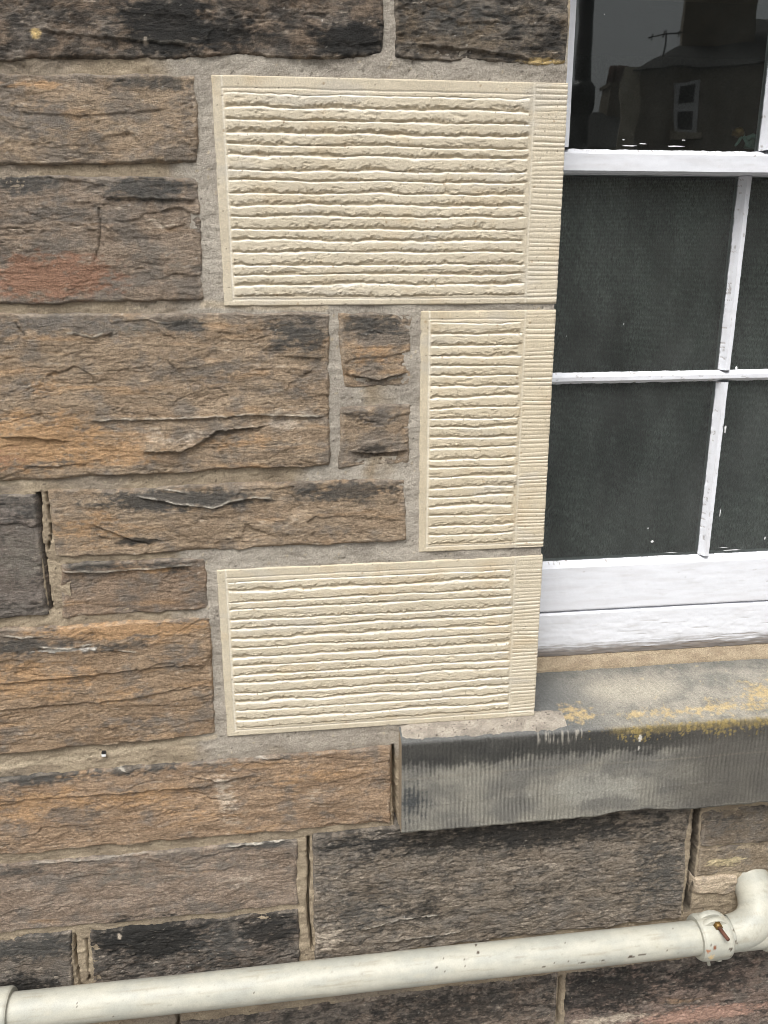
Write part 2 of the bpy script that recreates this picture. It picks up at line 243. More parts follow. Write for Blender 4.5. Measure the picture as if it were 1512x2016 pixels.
# quads of the rock-faced stones: top-left, top-right, bottom-right, bottom-left (x, z in metres on the wall plane)
#   then: seed, proud height, roughness, bedding strength, base tint, grey/orange/black bias
STONES = [
 ([(-0.4084, 1.9786), (0.1441, 2.0015), (0.1433, 1.8286), (-0.4341, 1.8113)], 1, 0.0106, 1.1, .8, BROWN, .15, -.3, .28),
 ([(0.1623, 2.0022), (0.3939, 2.0118), (0.3945, 1.8223), (0.1624, 1.8291)], 2, 0.0092, 1.2, .7, lin(108,94,76), .25, -.5, .25),
 ([(-0.4367, 1.7941), (-0.1025, 1.8002), (-0.1062, 1.6962), (-0.4529, 1.6887)], 3, 0.0099, .8, .7, TAN, .18, -.15, -.25),
 ([(-0.4552, 1.6740), (-0.1076, 1.6759), (-0.1098, 1.5187), (-0.4799, 1.5134)], 4, 0.0086, .8, 1.2, lin(138,120,101), .18, -.15, -.2),
 ([(-0.4821, 1.4988), (0.0635, 1.4964), (0.0608, 1.2779), (-0.5179, 1.2663)], 5, 0.0119, 1.0, 1.2, TAN, .1, .0, -.35),
 ([(0.0803, 1.4963), (0.1848, 1.4939), (0.1823, 1.3943), (0.0857, 1.3932)], 6, 0.0086, .9, .9, TAN, .2, -.05, -.25),
 ([(0.0807, 1.3619), (0.1824, 1.3634), (0.1790, 1.2742), (0.0759, 1.2719)], 7, 0.0086, .9, .9, TAN, .2, -.05, -.2),
 ([(-0.3476, 1.2490), (0.1744, 1.2497), (0.1771, 1.1522), (-0.3483, 1.1479)], 8, 0.0099, .8, .8, TAN, .05, -.05, -.25),
 ([(-0.5217, 1.2416), (-0.3693, 1.2459), (-0.3725, 1.0583), (-0.5515, 1.0477)], 10, 0.0092, .8, .7, lin(116,106,98), .15, -.4, .05),
 ([(-0.3430, 1.1364), (-0.1332, 1.1346), (-0.1338, 1.0543), (-0.3504, 1.0495)], 9, 0.0073, .8, .8, lin(138,115,92), .1, -.1, -.2),
 ([(-0.5537, 1.0329), (-0.1333, 1.0372), (-0.1347, 0.8346), (-0.5863, 0.8208)], 11, 0.0112, 1.0, 1.2, lin(150,124,94), .05, -.06, -.25),
 ([(-0.5932, 0.7762), (0.1524, 0.7872), (0.1504, 0.6388), (-0.6145, 0.6375)], 12, 0.0112, 1.0, 1.2, lin(155,127,97), .02, -.04, -.22),
 ([(-0.6184, 0.6121), (-0.0102, 0.6171), (-0.0139, 0.4838), (-0.6388, 0.4793)], 13, 0.0086, 1.0, .8, lin(143,124,106), .1, -.2, -.15),
 ([(-0.6417, 0.4606), (-0.4036, 0.4682), (-0.4176, 0.2743), (-0.6719, 0.2642)], 14, 0.0092, 1.0, .8, lin(117,106,94), .2, -.35, .1),
 ([(-0.3669, 0.4639), (-0.0144, 0.4686), (-0.0148, 0.2896), (-0.3784, 0.2804)], 15, 0.0092, 1.3, .8, lin(113,101,90), .15, -.35, .2),
 ([(0.0195, 0.6214), (0.6998, 0.6471), (0.7085, 0.3747), (0.0159, 0.3575)], 16, 0.0119, 1.3, .7, lin(128,116,101), .1, -.45, .05),
 ([(-0.2291, 0.2422), (0.4707, 0.2647), (0.4833, -0.1437), (-0.2574, -0.1529)], 17, 0.0099, 1.5, .7, lin(127,111,97), .1, -.35, .08),
 ([(-0.6780, 0.2248), (-0.2475, 0.2388), (-0.2766, -0.1494), (-0.7368, -0.1582)], 19, 0.0099, 1.0, .7, lin(127,111,97), .1, -.3, .0),
 ([(0.4930, 0.2618), (1.0391, 0.2777), (1.1128, -0.1757), (0.5073, -0.1478)], 18, 0.0092, 1.5, .9, lin(131,111,99), .1, -.2, .08),
 ([(0.7302, 0.6013), (0.9850, 0.6108), (0.9990, 0.5245), (0.7341, 0.5304)], 20, 0.0079, 1.0, .8, lin(122,108,90), .2, -.2, .0),
 ([(0.7331, 0.5215), (0.8673, 0.5273), (0.8763, 0.4613), (0.7354, 0.4647)], 21, 0.0066, 1.1, .7, lin(138,122,99), .1, -.2, -.1),
 ([(0.7303, 0.4561), (0.8134, 0.4564), (0.8145, 0.4145), (0.7317, 0.4248)], 22, 0.0106, .9, .5, lin(187,166,138), .0, -.3, -.4),
]
BLOCKS = [  # x0, x1, z0, z1 of the new dressed stones
 (-0.0815, JX, 1.5080, 1.8014), (0.1980, JX, 1.1300, 1.4995), (-0.1160, JX, 0.8262, 1.1160)]
def quad_dist(q, X, Z):
    d = np.full(X.shape, 9.0)
    for k in range(4):
        (ax, az), (bx, bz) = q[k], q[(k + 1) % 4]; L = math.hypot(bx - ax, bz - az)
        d = np.minimum(d, -((bx - ax) * (Z - az) - (bz - az) * (X - ax)) / L)
    return d
def stains(C, X, Z, seed, lam=0.0):
    nz = fbm(X / .03, Z / .016, seed + 900, 4, .6); nz2 = fbm(X / .008, Z / .005, seed + 950, 2)
    for k, (sx, sz, rx, rz, s, c) in enumerate(STAINS):
        if sx + 2.2 * rx < X.min() or sx - 2.2 * rx > X.max() or sz + 2.2 * rz < Z.min() or sz - 2.2 * rz > Z.max(): continue
        g = np.exp(-((X - sx) / (rx * 1.15)) ** 2 - ((Z - sz) / (rz * 1.15)) ** 2) * s
        m = ss(.34, .82, g + .75 * nz * np.clip(g * 2, 0, 1) + .40 * nz2 * np.clip(g * 2, 0, 1) + .30 * lam * np.clip(g * 2, 0, 1)) * min(1, .42 + .42 * s)
        C = mix(C, c, m)
    return C
# ledges on the stones: polyline, step depth, whiteness of the chipped lip
LEDGES = [([(-0.2211, 1.2367), (-0.1647, 1.2228), (-0.1131, 1.2146), (-0.0900, 1.2240), (-0.0512, 1.2289), (-0.0233, 1.2247)], .0030, 1.0), ([(-0.1956, 1.2443), (-0.1684, 1.2434), (-0.1474, 1.2371)], .0012, .8), ([(-0.4415, 1.0262), (-0.4088, 1.0209), (-0.3773, 1.0224)], .0018, .7), ([(-0.3921, 1.0054), (-0.3470, 0.9983), (-0.3084, 1.0046)], .0025, 1.0), ([(-0.2911, 0.9940), (-0.2442, 0.9859)], .0015, .6),
 ([(-0.3220, 0.7896), (-0.2970, 0.7837), (-0.2707, 0.7720)], .002, .8), ([(-0.0750, 0.7834), (-0.0225, 0.7781)], .002, .7), ([(-0.1822, 0.7596), (-0.1335, 0.7458), (-0.0739, 0.7533)], .003, .2), ([(-0.2779, 1.3510), (-0.1928, 1.3504), (-0.0827, 1.3529), (-0.0607, 1.3546), (0.0564, 1.3488)], .0024, .45), ([(-0.2074, 1.3045), (-0.1516, 1.3036), (-0.1213, 1.3186), (-0.0985, 1.3331), (-0.0335, 1.3367)], .0045, .1), ([(-0.4056, 1.3309), (-0.3778, 1.3316), (-0.3090, 1.3223)], .003, .0), ([(-0.4614, 0.9021), (-0.3695, 0.9043), (-0.2761, 0.9066), (-0.1645, 0.9213)], .002, .05),
 ([(-0.2934, 1.1980), (-0.2372, 1.1702), (-0.2081, 1.1625)], .002, 0), ([(-0.4557, 0.9457), (-0.3565, 0.9521), (-0.2247, 0.9592), (-0.1421, 0.9601)], .0022, 0), ([(-0.2344, 1.6502), (-0.1750, 1.6493), (-0.1108, 1.6478)], .0025, .1), ([(-0.2994, 1.4744), (-0.2660, 1.4678), (-0.2312, 1.4729)], .0015, .6), ([(-0.1701, 1.6275), (-0.1513, 1.6113), (-0.1272, 1.6166)], .0012, 0), ([(-0.4827, 0.7382), (-0.3238, 0.7383), (-0.1440, 0.7369)], .0018, .0),
 ([(-0.1302, 0.6156), (-0.0658, 0.6143), (-0.0093, 0.6190)], .002, .8), ([(-0.4507, 0.6126), (-0.3363, 0.6109), (-0.2274, 0.6182)], .0015, .3), ([(0.1442, 0.3852), (0.2099, 0.3911), (0.2857, 0.3913)], .004, .5), ([(0.0888, 0.4145), (0.1722, 0.4328), (0.2564, 0.4333)], .003, .5), ([(-0.3319, 1.7529), (-0.2567, 1.7482), (-0.1399, 1.7592)], .0012, 0), ([(0.0000, 1.4387), (0.0584, 1.4341)], .002, 0), ([(0.0876, 1.4117), (0.1323, 1.4012), (0.1777, 1.4101)], .004, 0), ([(0.0932, 1.2941), (0.1355, 1.2905), (0.1781, 1.2955)], .004, 0), ([(-0.2895, 1.8468), (-0.2158, 1.8402), (-0.1021, 1.8344)], .002, .1), ([(-0.3451, 1.1243), (-0.2939, 1.1194), (-0.2114, 1.1219), (-0.1506, 1.1256)], .0025, .6), ([(0.1896, 1.8418), (0.2724, 1.8378), (0.3500, 1.8287)], .003, .1)]
FISSURES = [([(-0.2390, 1.6368), (-0.2396, 1.6111), (-0.2419, 1.5948), (-0.2503, 1.5706)], .0009), ([(-0.3650, 1.4889), (-0.3537, 1.4717)], .0006), ([(0.4214, 0.5659), (0.4288, 0.5325)], .0008)]
GROW = .0050
def rock(q, seed, proud, rough, bed, tint, gb, ob, bb, dx=.0019, dz=.00125, simple=False):
    q = np.array(q); (tl, tr, br, bl) = q; wd = np.linalg.norm(tr - tl); hg = np.linalg.norm(tl - bl)
    ctr = q.mean(0); ex = (tr - tl) / wd; ez = (tl - bl) / hg   # the arris runs a little into the pointing
    if not simple: tl, tr, br, bl = tl + (-ex + ez) * GROW, tr + (ex + ez) * GROW, br + (ex - ez) * GROW, bl + (-ex - ez) * GROW
    nu = max(4, int(wd / dx)); nv = max(4, int(hg / dz)); u, v = np.meshgrid(np.linspace(0, 1, nu), np.linspace(0, 1, nv))
    X = (1 - v) * ((1 - u) * bl[0] + u * br[0]) + v * ((1 - u) * tl[0] + u * tr[0]); Z = (1 - v) * ((1 - u) * bl[1] + u * br[1]) + v * ((1 - u) * tl[1] + u * tr[1])
    a = np.minimum(u, 1 - u) * wd; b = np.minimum(v, 1 - v) * hg
    d = (np.maximum(a, 1e-5) ** -3.0 + np.maximum(b, 1e-5) ** -3.0) ** (-1 / 3.0)
    s = seed * 101
    X = X + .0026 * fbm(X / .07, Z / .07, s + 1, 3, .55) + .0006 * perlin(X / .006, Z / .006, s + 2)
    Z = Z + .0030 * fbm(X / .10, Z / .08, s + 3, 3, .55) + .0006 * perlin(X / .006, Z / .006, s + 4)
    if simple: X = X + 0
    # bedding coordinate, gently wavy
    wz = Z + .006 * fbm(X / .22, Z / .10, s + 5, 2) + .0016 * fbm(X / .030, Z / .02, s + 6, 2)
    lam = fbm(X / .13, wz / .0056, s + 7, 3, .65); lam2 = perlin(X / .07, wz / .0027, s + 8)
    # broken facets: tilted planes meeting in creases
    def facets(sx, sz, sd):
        jx = X / sx + .35 * fbm(X / (sx * .8), Z / (sz * .8), sd, 2); jz = wz / sz + .35 * fbm(X / (sx * .8), Z / (sz * .8), sd + 1, 2)
        fx, fz = np.floor(jx).astype(np.int64), np.floor(jz).astype(np.int64); best = np.full(X.shape, 99.0); out = np.zeros(X.shape)
        for a_ in (-1, 0, 1):
            for b_ in (-1, 0, 1):
                hh = _hash(fx + a_, fz + b_, sd + 2); r1 = (hh & np.uint32(255)) / 255.0; r2 = ((hh >> np.uint32(8)) & np.uint32(255)) / 255.0; r3 = ((hh >> np.uint32(16)) & np.uint32(255)) / 255.0; r4 = (hh >> np.uint32(24)) / 255.0
                dx_ = jx - (fx + a_ + r1); dz_ = jz - (fz + b_ + r2); dd = dx_ * dx_ + dz_ * dz_; m = dd < best; best = np.where(m, dd, best)
                out = np.where(m, (r3 - .5) * 1.6 * dx_ + (r4 - .62) * 2.0 * dz_ + (r1 + r4 - 1) * .8, out)
        return out
    fa = facets(.085, .040, s + 40)
    def flake(sx, sz, k_, sd, sharp):
        qq = fbm(X / sx, wz / sz, sd, 5, .58) * k_ + .5 * wz / sz; f_ = qq - np.floor(qq); return -f_ + ss(1 - sharp, 1.0, f_)      # exfoliating layers: ragged steps
    fk = flake(.085, .026, 3.2, s + 50, .10); fk2 = flake(.030, .012, 2.6, s + 55, .14)
    n1 = perlin(X / .20, wz / .010, s + 30) + .16 * perlin(X / .014, wz / .004, s + 31); split = np.exp(-(n1 / .055) ** 2) * ss(.15, .45, fbm(X / .08, Z / .03, s + 32, 2))   # open bedding planes
    t = 2.2 * fbm(X / .12, wz / .035, s + 9, 3, .5) + wz / .07; fl = np.floor(t); fr = t - fl; terr = -fr + ss(.90, 1.0, fr)
    patch = ss(-.15, .35, fbm(X / .07, Z / .04, s + 11, 3))
    big = fbm(X / .11, Z / .07, s + 12, 3); med = fbm(X / .018, Z / .013, s + 13, 4, .62); fine = fbm(X / .0046, Z / .0028, s + 14, 2)
    crumb = -np.abs(perlin(X / .010, Z / .007, s + 15)) - .6 * np.abs(perlin(X / .005, Z / .0036, s + 16))
    grain = fbm(X / .0062, Z / .0052, s + 33, 3, .8)
    gp = ss(-.05, .30, fbm(X / .075, Z / .032, s + 34, 4, .6) - .12 * ss(.75, 1, v))                       # coarse and smooth patches
    lp_ = ss(.0, .35, fbm(X / .10, Z / .035, s + 35, 3))
    h = proud * .85 + .0052 * big + .0013 * fa + .0014 * fk * (.30 + .70 * gp) + .0006 * fk2 * gp + rough * (.0010 * med + (.0005 + .0013 * gp) * grain + (.0001 + .0009 * gp) * crumb) + bed * ((.2 + .8 * lp_) * (.0008 * lam + .0005 * lam2) - .0009 * split + .0007 * terr)
    white = np.zeros(X.shape)
    for P_, st_, wh_ in LEDGES:
        P_ = np.array(P_)
        if P_[:, 0].max() < X.min() or P_[:, 0].min() > X.max() or P_[:, 1].max() < Z.min() or P_[:, 1].min() > Z.max(): continue
        zc = np.interp(X, P_[:, 0], P_[:, 1]) + .0028 * fbm(X / .016, 0 * X, s + 60, 4, .65); on = ss(P_[0, 0] - .004, P_[0, 0] + .012, X) * (1 - ss(P_[-1, 0] - .012, P_[-1, 0] + .004, X)); dz_ = Z - zc
        h = h + on * st_ * (np.where(dz_ > 0, np.exp(-dz_ / .016), 0) * .9 - np.where(dz_ <= 0, np.exp(dz_ / .020), 0) * .7)
        white = np.maximum(white, wh_ * on * np.exp(-((dz_ - .0012) / (.0016 * (1 + .6 * perlin(X / .02, 0 * X, s + 61)))) ** 2) * ss(-.45, .1, perlin(X / .018, 0 * X, s + 62)))
    for P_, wd_ in FISSURES:
        P_ = np.array(P_)
        if P_[:, 0].max() < X.min() or P_[:, 0].min() > X.max() or P_[:, 1].max() < Z.min() or P_[:, 1].min() > Z.max(): continue
        pa, pb = P_[:-1], P_[1:]; dd = np.full(X.shape, 9.0)
        for (ax, az), (bx, bz) in zip(pa, pb):
            tt = np.clip(((X - ax) * (bx - ax) + (Z - az) * (bz - az)) / ((bx - ax) ** 2 + (bz - az) ** 2), 0, 1); dd = np.minimum(dd, np.hypot(X - ax - tt * (bx - ax) + .001 * perlin(X / .01, Z / .01, s + 63), Z - az - tt * (bz - az)))
        h = h - .004 * (1 - ss(wd_ * .5, wd_ * 1.6, dd))
    pit_ = np.zeros(X.shape)
    if rough > 1.15:   # punched finish: short hollows
        pit_ = ss(.10, .42, fbm(X / .020 + Z / .05, Z / .0075 - X / .06, s + 64, 3, .6)); h = h - (rough - 1.0) * .0085 * pit_
    # spalled edges: the face falls away towards its arrises over an uneven width
    wv = .0062 * np.clip(1 + 1.1 * fbm(X / .045, Z / .045, s + 17, 3), .4, 2.2); e = ss(0, 1, np.clip(d / wv, 0, 1)) ** .55
    Y = .006 - (h + .006) * e
    # colour of the stone itself
    C = mix(np.broadcast_to(tint, X.shape + (3,)) * 1.0, tint * np.array([.80, .77, .74]), ss(-.3, .4, fbm(X / .09, wz / .02, s + 20, 4)))
    C = C * (1 + .09 * lam * (0.5 + .5 * bed) + .05 * lam2 + .42 * fbm(X / .009, Z / .006, s + 25, 4, .75) + .20 * perlin(X / .0034, Z / .0026, s + 29))[..., None]
    topn = .25 * ss(.80, 1, v + .10 * fbm(X / .03, Z / .03, s + 26, 2))
    og = ss(.08, .55, fbm(X / .16, wz / .018, s + 21, 4) + ob); C = mix(C, ORANGE * (1 + .2 * lam[..., None]), .55 * og)
    gg = ss(.0, .44, fbm(X / .055, Z / .040, s + 22, 5, .68) + gb + topn); C = mix(C, GREY, .70 * gg)
    bk = ss(.13, .46, fbm(X / .030, Z / .018, s + 23, 5, .72) + bb + .8 * topn); C = mix(C, BLACK * 1.3, .70 * bk)
    pl = ss(.33, .52, fbm(X / .028, wz / .006, s + 24, 3, .6)); C = mix(C, PALE, .42 * pl)
    sc = ss(.02, .34, fbm(X / .021 + 4, Z / .0075, s + 65, 3, .6)) * (rough > 1.15) * ss(-.3, .2, fbm(X / .07, Z / .04, s + 66, 2)); C = mix(C, BLACK, .62 * sc)   # soot crust on the proud points of the punched faces
    C = stains(C, X, Z, s, lam)
    C = mix(C, lin(214, 206, 190), np.clip(white, 0, 1) * .9)
    # weathered arrises and proud ledge edges are rubbed paler
    cv = Y - .25 * (np.roll(Y, 3, 0) + np.roll(Y, -3, 0) + np.roll(Y, 3, 1) + np.roll(Y, -3, 1)); rub = ss(.0007, .0022, -cv) * ss(-.2, .3, fbm(X / .03, Z / .03, s + 27, 2)); C = mix(C, C * .55 + PALE * .5, .45 * rub)
    L = C @ np.array([.3, .55, .15]); C = (C * .72 + L[..., None] * .28 * np.array([1.06, 1.0, .90])) * 1.19
    grit, gw = cells(X / .011, Z / .011, s + 28); C = mix(C, WHITE * .8, .45 * ((grit < .09) & (gw > .95)))
    return X, Y, Z, C
for q, seed, proud, rough, bed, tint, gb, ob, bb in STONES:
    X, Y, Z, C = rock(q, seed, proud, rough, bed, tint, gb, ob, bb)
    part(relief('stone', X, Y, Z, C, M_stone, wall, .09))
# stones of the same wall beyond the picture, coarser
FAR = []
def course(z0, z1, xs, sd):
    for k in range(len(xs) - 1): FAR.append(([(xs[k] + .007, z1 - .007), (xs[k + 1] - .007, z1 - .007), (xs[k + 1] - .007, z0 + .007), (xs[k] + .007, z0 + .007)], sd + k))
rng = random.Random(5)
zs = [0.0, .17, .33, .50, .66, .85, 1.05, 1.24, 1.46, 1.66, 1.82, 2.05]
for k in range(len(zs) - 1):
    x = -1.75 + rng.random() * .1; xs = [x]
    while xs[-1] < -.98: xs.append(xs[-1] + .28 + .2 * rng.random())
    lim = min(p[0] for q, *_ in STONES for p in (q[0], q[3]) if q[0][1] > zs[k] and q[3][1] < zs[k + 1]) if any(q[0][1] > zs[k] and q[3][1] < zs[k + 1] and q[0][0] < 0 for q, *_ in STONES) else -.45
    xs = [x for x in xs if x < lim - .12] + [lim]; course(zs[k], zs[k + 1], xs, 300 + 20 * k)
    xs = [1.110 if zs[k] >= .6 else 1.06]
    while xs[-1] < 2.0: xs.append(xs[-1] + .26 + .2 * rng.random())
    course(zs[k], zs[k + 1], xs, 600 + 20 * k)
for z0, z1, sd in ((2.05, 2.26, 900), (2.26, 2.5, 930)):
    xs = [-1.75]
    while xs[-1] < 2.1: xs.append(xs[-1] + .3 + .25 * rng.random())
    course(z0, z1, xs, sd)
for q, sd in FAR:
    r2 = random.Random(sd); X, Y, Z, C = rock(q, sd, .013, 1.0, .8, [TAN, BROWN, lin(112, 98, 90)][sd % 3], .1, r2.uniform(-.3, .05), r2.uniform(-.3, .1), .010, .007)
    part(relief('stone', X, Y, Z, C, M_stone, wall, .09))

# ------------------------------------------------------------------ new dressed blocks
CREAM = lin(208, 197, 175); CREAM2 = lin(201, 190, 168); BRUISE = lin(252, 248, 236); 
def dressed(x0, x1, z0, z1, rows, lm, tm, bm, rm, seed, label, tone=(1, 1, 1)):
    s = seed * 77; nu = int((x1 - x0) / .0015); nv = int((z1 - z0) / .00085)
    X, Z = np.meshgrid(np.linspace(x0, x1, nu), np.linspace(z0, z1, nv)); h = np.full(X.shape, .0065)
    br = np.zeros(X.shape); pz1 = z1 - tm; pz0 = z0 + bm; px0 = x0 + lm; px1 = x1 - rm
    r = (pz1 - Z) / (pz1 - pz0) * rows
    r = r + .22 * fbm(X / .085, r * .62, s + 1, 3, .5) + .20 * perlin(r * .8, 7.3, s + 40) + .045 * perlin(X / .012, r * .8, s + 2); k = np.floor(r); t = r - k
    rag = .79 + .42 * fbm(X / .012, k * 7.31, s + 3, 4, .72) + .22 * perlin(X / .06, k * 3.17, s + 4); rag = np.clip(rag, .36, .93)
    D = .0023 * (1 + .5 * perlin(X / .07, k * 5.3, s + 5))
    rise = ss(0, .15, t); drop = ss(0, 1, np.clip((t - rag) / (.985 - rag), 0, 1)); rgh = fbm(X / .0046, Z / .0036, s + 6, 3, .7)
    prof = -D * (1 - rise) - D * drop ** .75 + .0003 * np.sin(np.clip(t, 0, 1) * math.pi) + np.where(t > rag - .10, .0026, .0008) * rgh * rise * (1 - ss(.88, 1, t))
    spall = ss(.20, .42, fbm(X / .030, Z / .012, s + 7, 4, .6)); prof = prof - .0011 * spall * rise * (1 + .6 * rgh)
    endx = px1 - .006 - .006 * perlin(k * 2.7, 3.3, s + 8); inn = ss(px0 + .0015, px0 + .004, X) * (1 - ss(endx, endx + .004, X)) * ((k >= 0) & (k < rows))
    h = h + prof * inn + .0008 * inn
    br = np.maximum(br, inn * (1 - ss(.14, .27, t)) * ss(.02, .07, t)) 
    # chased lines that frame the panel
    def line(dist, wdt, dep, amt): 
        nonlocal h, br
        g = np.exp(-(dist / wdt) ** 2); h = h - dep * g; br = np.maximum(br, amt * np.exp(-((dist) / (wdt * 1.2)) ** 2))
    wob = .0005 * fbm(X / .05, Z / .05, s + 9, 3)
    inz = ss(z0 + bm - .002, z0 + bm, Z) * 1.0
    line(np.where(Z > z0 + bm * .55, np.abs(X - px0 - wob), 9), .0011, .0011, .75)
    line(np.where((X > px0), np.abs(Z - (z0 + bm * .75) - wob * 2), 9), .0010, .0009, .75)
    line(np.where((X > px0) & (X < px1), np.abs(Z - (pz1 + tm * .30) - wob * 3), 9), .0011, .0010, .5)
    line(np.abs(X - px1 - .002 - wob), .0010, .0009, .45)
    # droved margin along the window arris
    mg = ss(px1 + .003, px1 + .005, X); per = .0064 + .0012 * perlin(Z / .05, 1.7, s + 10); ph = Z / .0064 + .9 * fbm(Z / .03, X / .2, s + 11, 2); f = ph - np.floor(ph); kk = np.floor(ph)
    amp = np.clip(.55 + .9 * perlin(kk * .37, 9.1, s + 12) + .3 * perlin(X / .02, kk * 3.1, s + 14), .08, 1.2)
    h = h - mg * .0013 * amp * (1 - ss(.0, .32, 1 - f) + ss(.72, 1, 1 - f) * 1.0) * .9
    br = np.maximum(br, mg * .8 * amp * np.exp(-((f - .80) / .13) ** 2))
    h = h + .00022 * fbm(X / .003, Z / .003, s + 13, 2) + .0006 * fbm(X / .08, Z / .06, s + 15, 2)
    # arrises: tiny round with nicks
    e = np.minimum(np.minimum(X - x0, x1 - X), np.minimum(Z - z0, z1 - Z)); nick = .0012 + .003 * ss(.25, .55, fbm(X / .012, Z / .012, s + 16, 3))
    h = h - .0030 * (1 - ss(0, 1, np.clip(e / nick, 0, 1)))
    # the window arris is slightly serrated by the tooling
    X = X - (X > x1 - .004) * ((X - (x1 - .004)) / .004) * (.0012 * amp * (1 - f) + .0006 * (fbm(Z / .006, 2.2, s + 17, 2) + .5))
    corner = lambda cx, cz, rad: ss(rad, 0, np.hypot(X - cx, Z - cz))
    C = mix(np.broadcast_to(CREAM, X.shape + (3,)) * 1.0, CREAM2, ss(-.3, .4, fbm(X / .12, Z / .05, s + 20, 4)))
    C = C * np.array(tone) * (1 + .06 * fbm(X / .02, Z / .01, s + 21, 3) + .05 * rgh)[..., None]; C = mix(C, lin(196, 176, 144), .5 * ss(.1, .5, fbm(X / .10, Z / .07, s + 25, 4, .6))); C = mix(C, lin(190, 184, 172), .5 * ss(.15, .5, fbm(X / .14, Z / .05, s + 26, 4, .6)))
    C = mix(C, lin(188, 171, 142), .5 * ss(-.1, .2, t - rag) * inn)                # freshly broken, coarser grain
    C = mix(C, BRUISE, np.clip(br, 0, 1) * (.52 + .3 * fbm(X / .02, Z / .004, s + 22, 2)))  # bruised white by the chisel
    sp, who = cells(X / .016, Z / .016, s + 23); C = mix(C, lin(96, 84, 66), .75 * ((sp < .055) & (who > .6)))
    sp, who = cells(X / .05, Z / .05, s + 24); C = mix(C, lin(150, 120, 84), .5 * ((sp < .035) & (who > .5)))
    o = part(relief('dressed_block', X, -h, Z, C, M_cream, wall, .13)); o['label'] = label; return o
dressed(*BLOCKS[0], 17, .0135, .022, .012, .0505, 1, 'large cream grooved block at the top beside the dark upper pane')
dressed(*BLOCKS[1], 22, .0130, .018, .012, .0495, 2, 'tall narrow cream grooved block in the middle of the window jamb', (1.0, .985, .95))
dressed(*BLOCKS[2], 16, .0140, .020, .014, .0480, 3, 'large cream grooved block lowest at the jamb, above the stone sill', (.985, .985, .975))

# ------------------------------------------------------------------ mortar: joints, pointing, cracks
def poly_dist(P, X, Z):
    d = np.full(X.shape, 9.0)
    for (ax, az), (bx, bz) in zip(P[:-1], P[1:]):
        L2 = (bx - ax) ** 2 + (bz - az) ** 2; t = np.clip(((X - ax) * (bx - ax) + (Z - az) * (bz - az)) / L2, 0, 1)
        d = np.minimum(d, np.hypot(X - ax - t * (bx - ax), Z - az - t * (bz - az)))
    return d
CRACKS = [([(-0.3629, 1.2457), (-0.3681, 1.1774), (-0.3659, 1.1213), (-0.3666, 1.0638)], .0022), ([(-0.3516, 1.2453), (-0.3524, 1.1886), (-0.3584, 1.1611)], .0012), ([(0.0089, 0.6172), (0.0085, 0.5438), (0.0048, 0.4795), (0.0091, 0.3788)], .0020),
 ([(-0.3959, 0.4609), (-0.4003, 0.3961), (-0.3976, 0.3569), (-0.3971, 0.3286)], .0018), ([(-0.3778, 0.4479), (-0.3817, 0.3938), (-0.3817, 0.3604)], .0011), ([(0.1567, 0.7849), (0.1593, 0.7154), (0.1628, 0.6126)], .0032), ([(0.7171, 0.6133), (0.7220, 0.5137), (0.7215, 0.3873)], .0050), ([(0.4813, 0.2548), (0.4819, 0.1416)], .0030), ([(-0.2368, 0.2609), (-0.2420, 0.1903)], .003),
 ([(0.4704, 0.3742), (0.7104, 0.3768)], .004)]
NEWBOX = [(*(0.0686, 1.3935), .05, .20), (*(0.1522, 1.8588), .02, .14), (*(0.1892, 1.3912), .02, .2)]
